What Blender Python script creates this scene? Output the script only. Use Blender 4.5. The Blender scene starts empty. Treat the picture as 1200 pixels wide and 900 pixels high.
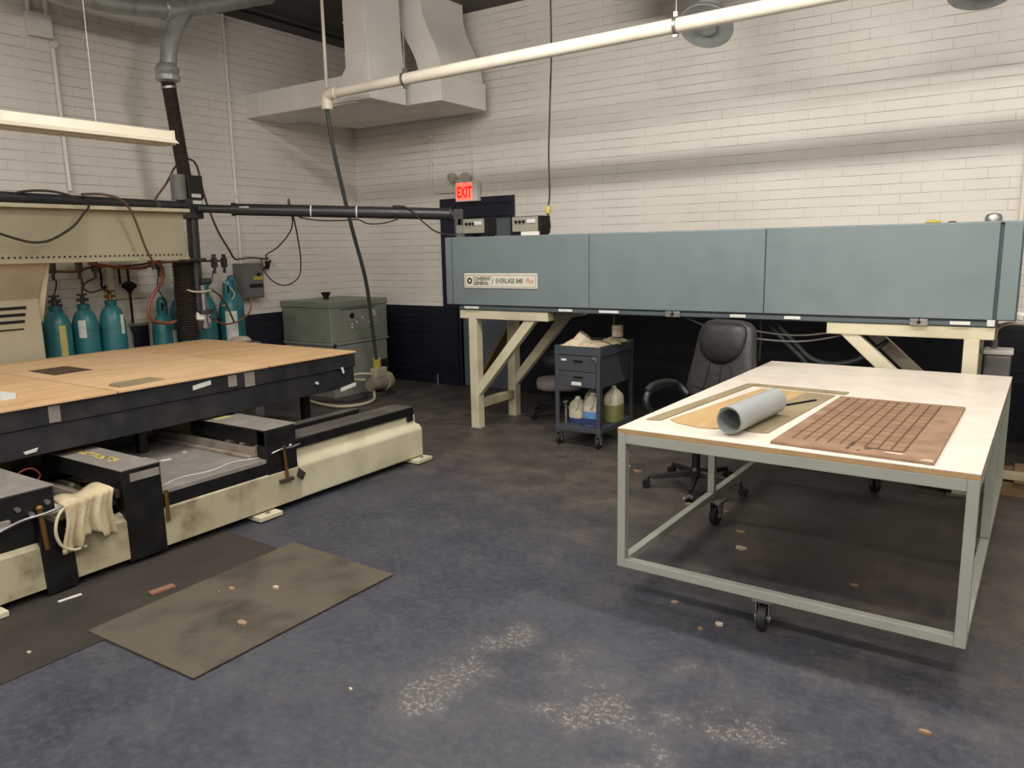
import bpy, math, random
from mathutils import Vector, Matrix, noise
random.seed(7)
D = bpy.data; COL = bpy.context.scene.collection; PI = math.pi

# ------------------------------------------------------------------ materials
def lin(h):
    r, g, b = (int(h[i:i+2], 16)/255 for i in (0, 2, 4))
    f = lambda c: c/12.92 if c <= .04045 else ((c+.055)/1.055)**2.4
    return (f(r), f(g), f(b), 1)
def nd(nt, t, **k):
    n = nt.nodes.new(t)
    for a, v in k.items():
        if a.startswith('i_'): n.inputs[a[2:].replace('_', ' ')].default_value = v
        else: setattr(n, a, v)
    return n
def base_mat(name):
    m = D.materials.new(name); m.use_nodes = True; nt = m.node_tree
    return m, nt, nt.nodes['Principled BSDF']
def coords(nt, kind='Object'): return nt.nodes.new('ShaderNodeTexCoord').outputs[kind]
def mixc(nt, fac, a, b, blend='MIX'):
    n = nt.nodes.new('ShaderNodeMix'); n.data_type = 'RGBA'; n.blend_type = blend
    for s, v in ((0, fac), (6, a), (7, b)):
        if hasattr(v, 'is_output'): nt.links.new(v, n.inputs[s])
        else: n.inputs[s].default_value = v
    return n.outputs[2]
def mth(nt, op, a, b=None, c=None):
    n = nt.nodes.new('ShaderNodeMath'); n.operation = op
    for i, v in enumerate((a, b, c)):
        if v is None: continue
        if hasattr(v, 'is_output'): nt.links.new(v, n.inputs[i])
        else: n.inputs[i].default_value = v
    return n.outputs[0]
def nz(nt, co, scale, detail=4, rough=.55):
    n = nt.nodes.new('ShaderNodeTexNoise'); n.inputs['Scale'].default_value = scale
    n.inputs['Detail'].default_value = detail; n.inputs['Roughness'].default_value = rough
    nt.links.new(co, n.inputs['Vector']); return n.outputs['Fac']
def rng(nt, v, a, b, lo=0, hi=1):
    n = nt.nodes.new('ShaderNodeMapRange'); n.interpolation_type = 'SMOOTHSTEP'
    nt.links.new(v, n.inputs[0]); n.inputs[1].default_value = a; n.inputs[2].default_value = b
    n.inputs[3].default_value = lo; n.inputs[4].default_value = hi; return n.outputs[0]
def bump(nt, h, strength, dist=.01):
    n = nt.nodes.new('ShaderNodeBump'); n.inputs['Strength'].default_value = strength
    n.inputs['Distance'].default_value = dist; nt.links.new(h, n.inputs['Height']); return n.outputs[0]
def M(name, col, rough=.5, metal=0, dirt=None, damt=.35, scale=6, bmp=0, bscale=60, coat=0, trans=0, wear=None, wamt=.62):
    m, nt, p = base_mat(name); co = coords(nt)
    c = lin(col); n = nz(nt, co, scale, 5)
    d = lin(dirt) if dirt else tuple(x*.8 for x in c[:3])+(1,)
    o = mixc(nt, rng(nt, n, .42, .72, 0, damt), c, d)
    if wear:
        w = nz(nt, co, scale*4, 6, .7); o = mixc(nt, rng(nt, w, wamt, wamt+.05), o, lin(wear))
    nt.links.new(o, p.inputs['Base Color'])
    r = rng(nt, nz(nt, co, scale*2.3, 4), .3, .7, max(0, rough-.08), min(1, rough+.1))
    nt.links.new(r, p.inputs['Roughness']); p.inputs['Metallic'].default_value = metal
    if coat: p.inputs['Coat Weight'].default_value = coat
    if trans: p.inputs['Transmission Weight'].default_value = trans
    if bmp: nt.links.new(bump(nt, nz(nt, co, bscale, 3), bmp), p.inputs['Normal'])
    return m
def emis(name, col, s):
    m, nt, p = base_mat(name); p.inputs['Base Color'].default_value = lin(col)
    p.inputs['Emission Color'].default_value = lin(col); p.inputs['Emission Strength'].default_value = s; return m

def wall_mat(name, axis):
    m, nt, p = base_mat(name); co = coords(nt)
    sx = nt.nodes.new('ShaderNodeSeparateXYZ'); nt.links.new(co, sx.inputs[0])
    cb = nt.nodes.new('ShaderNodeCombineXYZ')
    nt.links.new(sx.outputs[axis], cb.inputs[0]); nt.links.new(sx.outputs[2], cb.inputs[1])
    # the courses are a little uneven
    wob = mth(nt, 'MULTIPLY_ADD', nz(nt, cb.outputs[0], 1.2, 2), .012, -.006)
    cb2 = nt.nodes.new('ShaderNodeCombineXYZ'); nt.links.new(sx.outputs[axis], cb2.inputs[0])
    nt.links.new(mth(nt, 'ADD', sx.outputs[2], wob), cb2.inputs[1])
    b = nt.nodes.new('ShaderNodeTexBrick'); nt.links.new(cb2.outputs[0], b.inputs['Vector'])
    b.inputs['Scale'].default_value = 1; b.inputs['Mortar Size'].default_value = .0028
    b.inputs['Mortar Smooth'].default_value = .5; b.inputs['Brick Width'].default_value = .324
    b.inputs['Row Height'].default_value = .0888; b.inputs['Bias'].default_value = 0
    b.inputs['Color1'].default_value = (1, 1, 1, 1); b.inputs['Color2'].default_value = (.9, .9, .9, 1)
    b.inputs['Mortar'].default_value = (0, 0, 0, 1)
    fac = b.outputs['Fac']
    vis = rng(nt, nz(nt, cb.outputs[0], 1.7, 5, .6), .36, .66, .06, .5)
    # bed joints show darker than the upright joints, in patches
    fz = mth(nt, 'FRACT', mth(nt, 'DIVIDE', mth(nt, 'ADD', sx.outputs[2], wob), .0888))
    ez = mth(nt, 'MINIMUM', fz, mth(nt, 'SUBTRACT', 1, fz))
    bed = mth(nt, 'MULTIPLY', rng(nt, ez, .022, .05, 1, 0), rng(nt, nz(nt, cb.outputs[0], 2.3, 4, .6), .35, .62, .1, .62))
    mort = mth(nt, 'MAXIMUM', mth(nt, 'MULTIPLY', fac, vis), bed)
    white = mixc(nt, rng(nt, nz(nt, cb.outputs[0], .9, 6, .6), .35, .75, 0, .5), lin('dfdad3'), lin('c8c2b8'))
    white = mixc(nt, mort, white, lin('6b6258'))
    spot = rng(nt, nz(nt, cb.outputs[0], 14, 5, .7), .70, .74, 0, .35)
    white = mixc(nt, spot, white, lin('8a7f70'))
    navy = mixc(nt, rng(nt, nz(nt, cb.outputs[0], 3, 6, .65), .35, .75), lin('0e101e'), lin('161828'))
    navy = mixc(nt, mth(nt, 'MULTIPLY', fac, .35), navy, lin('3c3d4c'))
    edge = mth(nt, 'LESS_THAN', sx.outputs[2], 1.012)
    nt.links.new(mixc(nt, edge, white, navy), p.inputs['Base Color'])
    p.inputs['Roughness'].default_value = .5
    h = mth(nt, 'MULTIPLY_ADD', nz(nt, cb.outputs[0], 22, 4), .25, mth(nt, 'SUBTRACT', 1, fac))
    nt.links.new(bump(nt, h, .35, .006), p.inputs['Normal'])
    return m

PATCHES = ((-1.77, 2.13, .28), (-1.78, 2.38, .26), (-1.82, 2.66, .2), (-1.50, 2.33, .28), (-1.39, 2.60, .24), (-1.14, 2.30, .3), (-.98, 2.15, .25), (-.97, 2.76, .2), (-.80, 2.50, .26), (-.68, 2.57, .2), (-1.0, 2.50, .24))
def floor_mat():
    m, nt, p = base_mat('worn_blue_painted_concrete'); co = coords(nt)
    sx = nt.nodes.new('ShaderNodeSeparateXYZ'); nt.links.new(co, sx.inputs[0])
    n1 = nz(nt, co, .9, 7, .62); n2 = nz(nt, co, 3.2, 7, .65); n3 = nz(nt, co, 11, 6, .7)
    blue = mixc(nt, rng(nt, n1, .3, .72), lin('2c2e39'), lin('3e3f48'))
    blue = mixc(nt, rng(nt, n2, .45, .72, 0, .4), blue, lin('45464e'))
    blue = mixc(nt, rng(nt, nz(nt, co, 26, 7, .75), .42, .68, 0, .45), blue, lin('55555b'))
    blue = mixc(nt, rng(nt, n3, .5, .7, 0, .3), blue, lin('23242c'))
    # grey-brown dusty zone by the far machines and on the right
    far = mth(nt, 'ADD', mth(nt, 'MULTIPLY', sx.outputs[1], 1.0), mth(nt, 'MULTIPLY', sx.outputs[0], .30))
    far = mth(nt, 'ADD', far, mth(nt, 'MULTIPLY_ADD', n2, 2.4, -1.2))
    dust = rng(nt, far, 2.6, 4.2)
    brown = mixc(nt, rng(nt, n2, .3, .75), lin('3d3833'), lin('5a5249'))
    brown = mixc(nt, rng(nt, n3, .5, .72, 0, .5), brown, lin('2a2624'))
    brown = mixc(nt, rng(nt, nz(nt, co, 26, 7, .75), .5, .7, 0, .4), brown, lin('6a6156'))
    c = mixc(nt, mth(nt, 'MULTIPLY', dust, .85), blue, brown)
    # worn flakes where the paint has gone
    tot = None
    for (x, y, r) in PATCHES:
        v = nt.nodes.new('ShaderNodeVectorMath'); v.operation = 'DISTANCE'
        nt.links.new(co, v.inputs[0]); v.inputs[1].default_value = (x, y, 0)
        k = mth(nt, 'SUBTRACT', 1, mth(nt, 'DIVIDE', v.outputs['Value'], r)); k = mth(nt, 'MAXIMUM', k, 0)
        tot = k if tot is None else mth(nt, 'MAXIMUM', tot, k)
    tot = mth(nt, 'MULTIPLY', mth(nt, 'MINIMUM', mth(nt, 'MULTIPLY', tot, 2.2), 1), rng(nt, nz(nt, co, 3.5, 4), .36, .6))
    fl = nz(nt, co, 46, 7, .85)
    thr = mth(nt, 'ADD', fl, mth(nt, 'MULTIPLY', tot, .16))
    flake = rng(nt, thr, .66, .75, 0, .7)
    c = mixc(nt, mth(nt, 'MULTIPLY', tot, .4), c, lin('5c5957'))
    c = mixc(nt, flake, c, lin('918b80'))
    # a few dry-paint specks everywhere
    c = mixc(nt, rng(nt, nz(nt, co, 38, 6, .8), .70, .73, 0, .5), c, lin('7c776f'))
    nt.links.new(c, p.inputs['Base Color'])
    nt.links.new(rng(nt, n2, .3, .7, .38, .62), p.inputs['Roughness'])
    nt.links.new(bump(nt, mth(nt, 'ADD', n3, fl), .12, .004), p.inputs['Normal'])
    return m

def board_mat(name, a, b, seams=None):
    m, nt, p = base_mat(name); co = coords(nt)
    mp = nt.nodes.new('ShaderNodeMapping'); mp.inputs['Scale'].default_value = (6, 1.2, 6); nt.links.new(co, mp.inputs[0])
    c = mixc(nt, rng(nt, nz(nt, mp.outputs[0], 1.6, 5), .35, .7), lin(a), lin(b))
    c = mixc(nt, rng(nt, nz(nt, co, 90, 3), .5, .8, 0, .25), c, lin('6a4a30'))
    nt.links.new(c, p.inputs['Base Color']); p.inputs['Roughness'].default_value = .75
    return m

def cut_board_mat():
    m, nt, p = base_mat('laser_scored_brown_board'); co = coords(nt)
    sx = nt.nodes.new('ShaderNodeSeparateXYZ'); nt.links.new(co, sx.inputs[0]); X, Y = sx.outputs[0], sx.outputs[1]
    cw, ch = .0495, .086
    u = mth(nt, 'DIVIDE', mth(nt, 'ADD', X, .27), cw); iu = mth(nt, 'FLOOR', u); fu = mth(nt, 'FRACT', u)
    off = mth(nt, 'MULTIPLY', mth(nt, 'FRACT', mth(nt, 'MULTIPLY', iu, .37)), .0)
    v = mth(nt, 'ADD', mth(nt, 'DIVIDE', mth(nt, 'ADD', Y, .55), ch), off); fv = mth(nt, 'FRACT', v)
    lu = mth(nt, 'LESS_THAN', mth(nt, 'ABSOLUTE', mth(nt, 'SUBTRACT', fu, .5)), .09)
    lv = mth(nt, 'LESS_THAN', mth(nt, 'ABSOLUTE', mth(nt, 'SUBTRACT', fv, .5)), .05)
    inx = mth(nt, 'MULTIPLY', mth(nt, 'GREATER_THAN', X, -.262), mth(nt, 'LESS_THAN', X, .205))
    iny = mth(nt, 'MULTIPLY', mth(nt, 'GREATER_THAN', Y, -.50), mth(nt, 'LESS_THAN', Y, .57))
    ins = mth(nt, 'MULTIPLY', inx, iny)
    a = mth(nt, 'MULTIPLY', mth(nt, 'MULTIPLY', lu, ins), .82); b = mth(nt, 'MULTIPLY', mth(nt, 'MULTIPLY', lv, ins), .75)
    c = mixc(nt, rng(nt, nz(nt, co, 9, 5), .35, .7), lin('8e725b'), lin('785e49'))
    c = mixc(nt, mth(nt, 'MULTIPLY', ins, .3), c, lin('7a5436'))
    c = mixc(nt, mth(nt, 'MAXIMUM', a, b), c, lin('3a2315'))
    nt.links.new(c, p.inputs['Base Color']); p.inputs['Roughness'].default_value = .8
    return m

MAT = {}
def setup_mats():
    g = MAT
    g['wb'] = wall_mat('painted_block_back', 0); g['wl'] = wall_mat('painted_block_side', 1)
    g['floor'] = floor_mat()
    g['ceil'] = M('dark_grey_ceiling_deck', '57524f', .8, scale=2)
    g['navy'] = M('navy_door_paint', '12152a', .45, scale=3)
    g['doorgrey'] = M('grey_door_paint', '5a636b', .45, dirt='474c52', scale=2)
    g['cab'] = M('blue_grey_enamel', '6b787a', .42, dirt='5f6b6d', damt=.5, scale=2.2, bmp=.02)
    g['cabdark'] = M('dark_blue_grey_enamel', '495458', .5)
    g['black'] = M('black_enamel', '0c0c0e', .42, dirt='1c1a18', damt=.5, scale=5)
    g['blackdust'] = M('dusty_black_enamel', '26262a', .5, dirt='5a554e', damt=.8, scale=4, wear='77736c', wamt=.66)
    g['bedside'] = M('black_bed_paint', '1d1d22', .5, dirt='2f2d2e', damt=.7, scale=4, wear='4a4846', wamt=.68)
    g['rubber'] = M('black_rubber', '151515', .7)
    g['darkgap'] = M('matte_black', '060606', .9)
    g['cream'] = M('cream_enamel', 'c3bca4', .45, dirt='a0977c', damt=.6, scale=3)
    g['creamdirt'] = M('grimy_cream_enamel', 'aaa187', .5, dirt='63583f', damt=.85, scale=4, wear='5c4c34', wamt=.66)
    g['beige'] = M('machine_beige_enamel', 'a39c86', .5, dirt='857d69', damt=.5, scale=1.6)
    g['dust'] = M('dust_covered_metal', '8c8175', .75, dirt='5c5044', damt=.9, scale=5, wear='a59c90', wamt=.62)
    g['steeldust'] = M('dusty_grey_sheet_metal', '7a7570', .6, dirt='8f8a82', damt=.7, scale=7, wear='a39d92', wamt=.64)
    g['galv'] = M('galvanised_steel', 'a6aaa8', .38, .4, dirt='858988', damt=.7, scale=9)
    g['duct'] = M('pale_grey_duct_sheet', 'dedbd5', .5, .03, dirt='c4c0b8', damt=.5, scale=1.8)
    g['pvc'] = M('white_pipe_jacket', 'e6dfd0', .4, dirt='c4bba8', scale=4)
    g['zinc'] = M('zinc_plated_steel', '9a9a98', .35, .8)
    g['brass'] = M('tarnished_brass', '7a5a34', .4, .7)
    g['teal'] = M('teal_cylinder_paint', '2a6a70', .38, dirt='16545e', damt=.6, scale=5, wear='5a8a88', wamt=.7)
    g['teald'] = M('dark_teal_paint', '185860', .42)
    g['label'] = M('white_paper_label', 'c9cbc6', .6, dirt='9a9c98', scale=20)
    g['labely'] = M('yellow_label', 'b9b16a', .55, dirt='98905a', scale=20)
    g['green'] = M('green_print', '5a9a58', .6)
    g['yellow'] = M('yellow_plastic', 'b5a84c', .5)
    g['greybox'] = M('grey_electrical_box', '6c6a68', .45, dirt='55504c', scale=8)
    g['chill'] = M('grey_green_hammertone', '7c8074', .45, dirt='696d63', damt=.6, scale=4)
    g['chill2'] = M('grey_panel_paint', '84867f', .5, dirt='6c6e68', scale=5)
    g['pipeb'] = M('black_delivery_tube', '2b2b2e', .38, dirt='3a3736', scale=6)
    g['bellows'] = M('brown_black_bellows', '2a231e', .7, dirt='4a3c30', scale=14)
    g['cable'] = M('dark_cable', '2c2724', .55)
    g['cableb'] = M('brown_hose', '5c4436', .5)
    g['cabler'] = M('reddish_copper_hose', '8a5038', .45, .2)
    g['cablew'] = M('pale_hose', 'b5ad94', .5)
    g['hoseg'] = M('green_grey_hose', '3d4341', .5)
    g['white'] = M('white_plastic', 'dad7cf', .45)
    g['fix'] = M('white_strip_light_enamel', 'd9d1bd', .4, dirt='c6bda6', scale=3)
    g['fixl'] = M('unlit_tube_glass', 'd2cfc2', .25)
    g['tableframe'] = M('grey_green_table_paint', '93968d', .45, dirt='80837b', scale=4, wear='a8a99c', wamt=.7)
    g['ply'] = M('raw_plywood_edge', 'a38660', .7, dirt='856844', scale=14)
    g['melam'] = M('white_melamine', 'd3cabf', .4, dirt='c2b7a9', damt=.45, scale=3.5, wear='b8aca0', wamt=.72)
    g['board'] = board_mat('tan_fibreboard', 'cdac86', 'c19f76')
    g['boardb'] = board_mat('darker_tan_fibreboard', 'c9a67c', 'ba956a')
    g['card'] = board_mat('orange_tan_card', 'b09468', 'a3865a')
    g['cardg'] = board_mat('grey_tan_board', '8c8063', '7c7055')
    g['cut'] = cut_board_mat()
    g['burnt'] = M('charred_board', '3a2a20', .85, dirt='6a5038', damt=.9, scale=30)
    g['paper'] = M('rolled_translucent_film', '979b9b', .35, dirt='8f9494', scale=5)
    g['leather'] = M('black_leather', '312f2e', .45, dirt='232221', damt=.6, scale=9, bmp=.6, bscale=9)
    g['leatherd'] = M('dark_leather', '1c1b1b', .5, bmp=.3, bscale=14)
    g['plastic'] = M('black_plastic', '17171a', .38)
    g['fabric'] = M('grey_seat_fabric', '85817b', .9, bmp=.2, bscale=120)
    g['cart'] = M('slate_cart_enamel', '3c4047', .45, dirt='313439', scale=6, wear='8a8d90', wamt=.73)
    g['cloth'] = M('cream_rag_cloth', 'b9ad90', .9, dirt='95825a', damt=.7, scale=9, bmp=.3, bscale=40)
    g['bag'] = M('crumpled_paper', 'b9ab95', .7, dirt='8c7d66', damt=.8, scale=14, bmp=.5, bscale=26)
    g['jug'] = M('milky_jug_plastic', 'b5b09d', .4, dirt='98937f')
    g['bluel'] = M('blue_fluid', '5f86ba', .3); g['blued'] = M('dark_blue_label', '28335f', .5)
    g['olive'] = M('olive_fluid', '77784a', .3)
    g['mat1'] = M('worn_floor_mat', '51493d', .85, dirt='2e2a24', damt=.95, scale=2.6, bmp=.15, bscale=120, wear='62594b', wamt=.68)
    g['mat2'] = M('dark_floor_mat', '2d2822', .85, dirt='1f1c18', damt=.9, scale=2.6, bmp=.15, bscale=120)
    g['chip'] = M('pale_scrap', '8a7458', .8, dirt='5c442c', scale=40)
    g['wood'] = M('reddish_wood', '7a5a46', .7)
    g['oldwood'] = M('old_plank', '6e5638', .8, dirt='4a3824', scale=10)
    g['red'] = M('red_plastic', '6a211c', .5)
    g['exitp'] = emis('lit_exit_panel', 'ff5a48', 1.5); g['exitl'] = emis('lit_exit_letters', 'd0120e', .9)
    g['txt'] = M('black_print', '2a2a28', .6); g['txtr'] = M('red_print', 'c06a5c', .6)
    g['yellowpaint'] = M('worn_yellow_paint', 'c8b65a', .6, dirt='8c8048', scale=40)
    g['raildust'] = M('rail_dust', '45423d', .7, dirt='5e5950', damt=.8, scale=6)
    g['meter'] = M('meter_face', '8c897d', .5, dirt='77746a', scale=30)
    g['plate'] = M('ivory_nameplate', 'cdc9bb', .45)
    g['lens'] = M('lamp_lens', 'b9b6aa', .3)
    g['pad'] = M('rusty_concrete_stain', '4a3a2a', .8)

# ------------------------------------------------------------------ mesh builder
class MB:
    def __init__(s): s.v = []; s.f = []
    def add(s, vs, fs):
        o = len(s.v); s.v += [Vector(v) for v in vs]; s.f += [tuple(i+o for i in f) for f in fs]; return s
    def box(s, x0, x1, y0, y1, z0, z1):
        return s.hexa([(x0, y0), (x1, y0), (x1, y1), (x0, y1)], z0, z1)
    def hexa(s, q, z0, z1):
        n = len(q)
        return s.add([(a, b, z0) for a, b in q]+[(a, b, z1) for a, b in q],
                     [tuple(range(n))[::-1], tuple(range(n, 2*n))]+[(i, (i+1) % n, n+(i+1) % n, n+i) for i in range(n)])
    def prism(s, pts, axis, a, b):          # outline in the two other axes, extruded along axis
        n = len(pts)
        def mk(p, t): return {'x': (t, p[0], p[1]), 'y': (p[0], t, p[1]), 'z': (p[0], p[1], t)}[axis]
        return s.add([mk(p, a) for p in pts]+[mk(p, b) for p in pts],
                     [tuple(range(n))[::-1], tuple(range(n, 2*n))]+[(i, (i+1) % n, n+(i+1) % n, n+i) for i in range(n)])
    def obox(s, c, sx, sy, sz, rz=0, rx=0, ry=0):
        R = Matrix.Rotation(rz, 3, 'Z') @ Matrix.Rotation(ry, 3, 'Y') @ Matrix.Rotation(rx, 3, 'X'); c = Vector(c)
        vs = [c+R @ Vector((a*sx/2, b*sy/2, d*sz/2)) for d in (-1, 1) for a, b in ((-1, -1), (1, -1), (1, 1), (-1, 1))]
        return s.add(vs, [(3, 2, 1, 0), (4, 5, 6, 7)]+[(i, (i+1) % 4, 4+(i+1) % 4, 4+i) for i in range(4)])
    def beam(s, a, b, w, h, up=(0, 0, 1)):   # rectangular bar from a to b
        a, b = Vector(a), Vector(b); d = (b-a).normalized(); r = d.cross(Vector(up)).normalized(); u = r.cross(d)
        q = [r*w/2*i+u*h/2*j for i, j in ((-1, -1), (1, -1), (1, 1), (-1, 1))]
        return s.add([a+k for k in q]+[b+k for k in q], [(3, 2, 1, 0), (4, 5, 6, 7)]+[(i, (i+1) % 4, 4+(i+1) % 4, 4+i) for i in range(4)])
    def rings(s, R, cap=True, closed=False):
        n = len(R[0]); o = len(s.v); m = len(R); vs = [p for r in R for p in r]; fs = []
        for i in range(m if closed else m-1):
            for j in range(n):
                a = i*n+j; b = i*n+(j+1) % n; c = ((i+1) % m)*n+(j+1) % n; d = ((i+1) % m)*n+j; fs.append((a, b, c, d))
        if cap and not closed: fs += [tuple(range(n))[::-1], tuple(range((m-1)*n, m*n))]
        return s.add(vs, fs)
    def cyl(s, a, b, r, r2=None, n=20):
        a, b = Vector(a), Vector(b); d = (b-a).normalized(); u = d.orthogonal().normalized(); w = d.cross(u); r2 = r if r2 is None else r2
        ring = lambda c, q: [c+(u*math.cos(t*2*PI/n)+w*math.sin(t*2*PI/n))*q for t in range(n)]
        return s.rings([ring(a, r), ring(b, r2)])
    def lathe(s, prof, c=(0, 0, 0), n=28, axis=(0, 0, 1), cap=True, closed=False):
        d = Vector(axis).normalized(); u = Vector((1, 0, 0)) if abs(d.z) > .99 else d.orthogonal().normalized(); w = d.cross(u); c = Vector(c)
        return s.rings([[c+d*z+(u*math.cos(t*2*PI/n)+w*math.sin(t*2*PI/n))*max(r, 1e-4) for t in range(n)] for r, z in prof], cap, closed)
    def tube(s, pts, r, n=8, sm=6, closed=False):
        P = [Vector(p) for p in pts]
        if sm > 1 and len(P) > 2:
            Q = []
            for i in range(len(P)-1):
                p0 = P[max(i-1, 0)]; p1 = P[i]; p2 = P[i+1]; p3 = P[min(i+2, len(P)-1)]
                for k in range(sm):
                    t = k/sm; Q.append(.5*((2*p1)+(p2-p0)*t+(2*p0-5*p1+4*p2-p3)*t*t+(3*p1-p0-3*p2+p3)*t**3))
            P = Q+[P[-1]]
        R = []; u = None
        for i, p in enumerate(P):
            d = (P[min(i+1, len(P)-1)]-P[max(i-1, 0)]).normalized()
            u = d.orthogonal().normalized() if u is None else (u-d*u.dot(d)).normalized()
            w = d.cross(u); rr = r[i*len(r)//len(P)] if isinstance(r, (list, tuple)) else r
            R.append([p+(u*math.cos(t*2*PI/n)+w*math.sin(t*2*PI/n))*rr for t in range(n)])
        return s.rings(R)
    def sphere(s, c, r, n=14, sz=1):
        return s.lathe([(r*math.sin(PI*i/n), -r*sz*math.cos(PI*i/n)) for i in range(n+1)], c, n=n*2)
def root_of(o):
    while o.parent: o = o.parent
    return o
def mk(name, mb, mat, parent=None, local=False, bev=0, smooth=None, solid=0, sub=0):
    me = D.meshes.new(name)
    vs = mb.v
    if parent is not None and not local:
        r = root_of(parent); Mi = (Matrix.Translation(r.location) @ r.rotation_euler.to_matrix().to_4x4()).inverted()
        vs = [Mi @ v for v in vs]
    me.from_pydata([tuple(v) for v in vs], [], mb.f); me.update()
    import bmesh
    b = bmesh.new(); b.from_mesh(me); bmesh.ops.recalc_face_normals(b, faces=b.faces); b.to_mesh(me); b.free()
    o = D.objects.new(name, me); COL.objects.link(o); me.materials.append(MAT[mat] if isinstance(mat, str) else mat)
    if parent is not None: o.parent = parent
    if smooth:
        me.polygons.foreach_set('use_smooth', [True]*len(me.polygons))
        if smooth != 'all': me.set_sharp_from_angle(angle=math.radians(smooth if smooth is not True else 38))
    if solid:
        m = o.modifiers.new('thick', 'SOLIDIFY'); m.thickness = solid; m.offset = 0
    if bev:
        m = o.modifiers.new('bev', 'BEVEL'); m.width = bev; m.segments = 2; m.limit_method = 'ANGLE'
    if sub:
        m = o.modifiers.new('sub', 'SUBSURF'); m.levels = sub; m.render_levels = sub
    return o
def tag(o, label, cat, group=None):
    o['label'] = label; o['category'] = cat
    if group: o['group'] = group
    return o
def thing(name, loc, label, cat, group=None, rz=0):
    o = D.objects.new(name, None); o.location = loc; o.rotation_euler = (0, 0, rz); o.empty_display_size = .1
    COL.objects.link(o); return tag(o, label, cat, group)
def solo(name, mb, mat, label, cat, group=None, **k):
    lo = [min(v[i] for v in mb.v) for i in range(3)]; hi = [max(v[i] for v in mb.v) for i in range(3)]
    c = Vector(((lo[0]+hi[0])/2, (lo[1]+hi[1])/2, lo[2])); mb.v = [v-c for v in mb.v]
    o = mk(name, mb, mat, **k); o.location = c; return tag(o, label, cat, group)
def struct(name, mb, mat, parent=None, **k):
    o = mk(name, mb, mat, parent, **k)
    if parent is None: o['kind'] = 'structure'
    return o
def dup(r, loc, rz=None, label=None):
    c = r.copy(); COL.objects.link(c); c.location = loc
    if rz is not None: c.rotation_euler = (0, 0, rz)
    if label: c['label'] = label
    def rec(a, b):
        for ch in [x for x in D.objects if x.parent == a]:
            n = ch.copy(); n.parent = b; COL.objects.link(n); rec(ch, n)
    rec(r, c); return c
def text(parent, name, body, size, mat, loc, rx=PI/2, rz=0, sx=1, align='LEFT', ext=.0008, bold=0):
    cu = D.curves.new('t', 'FONT'); cu.body = body; cu.size = size; cu.extrude = ext; cu.align_x = align; cu.offset = bold
    t = D.objects.new('t', cu); COL.objects.link(t); bpy.context.view_layer.update()
    me = D.meshes.new_from_object(t.evaluated_get(bpy.context.evaluated_depsgraph_get()))
    Mx = Matrix.Translation(loc) @ Matrix.Rotation(rz, 4, 'Z') @ Matrix.Rotation(rx, 4, 'X') @ Matrix.Diagonal((sx, 1, 1, 1))
    mb = MB(); mb.add([Mx @ v.co for v in me.vertices], [tuple(p.vertices) for p in me.polygons])
    D.objects.remove(t); D.curves.remove(cu); D.meshes.remove(me)
    return mk(name, mb, mat, parent)

# ================================================================== build
setup_mats()
XL, YB, ZC = -7.56, 7.70, 4.42          # left wall, back wall, ceiling

# ------------------------------------------------------------------ room shell
struct('floor', MB().box(XL-.2, 6.2, -7.2, YB+.2, -.1, 0), 'floor')
struct('ceiling', MB().box(XL-.2, 6.2, -7.2, YB+.2, ZC, ZC+.1), 'ceil')
struct('wall_left', MB().box(XL-.2, XL, -7.2, YB+.2, 0, ZC), 'wl')
DX0, DX1, DZ = -5.86, -5.08, 2.10       # door leaf
struct('wall_back', MB().box(XL, DX0-.0, YB, YB+.2, 0, ZC).box(DX1, 6.2, YB, YB+.2, 0, ZC).box(DX0, DX1, YB, YB+.2, DZ, ZC), 'wb')
struct('wall_right', MB().box(6.0, 6.2, -7.2, YB, 0, ZC), 'wl')
struct('wall_front', MB().box(XL, 6.0, -7.2, -7.0, 0, ZC), 'wb')
d = struct('door_1', MB().box(DX0, DX1, YB+.03, YB+.075, .01, DZ), 'doorgrey', bev=.002)
mk('door_frame', MB().box(-6.13, DX0, YB-.03, YB+.05, 0, 2.335).box(DX1, -5.03, YB-.03, YB+.05, 0, 2.335).box(DX0, DX1, YB-.03, YB+.05, DZ, 2.335), 'navy', d, bev=.004)
mk('frame_bead', MB().box(DX0-.02, DX1+.01, YB-.042, YB-.03, 2.245, 2.262).box(DX0-.045, DX0-.03, YB-.042, YB-.03, 0, 2.24), 'black', d)
h = mk('door_handle', MB().cyl((DX0+.07, YB+.03, 1.0), (DX0+.07, YB-.03, 1.0), .012).lathe([(.02, 0), (.028, .01), (.028, .03), (.015, .04)], (DX0+.07, YB-.03, 1.0), axis=(0, -1, 0)), 'zinc', d, smooth=True)
# ceiling trim along the two walls
struct('trim_1', MB().box(XL, XL+.09, -7, YB, 4.30, 4.36).box(XL, XL+.12, -7, YB, 4.39, ZC), 'ceil')

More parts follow.
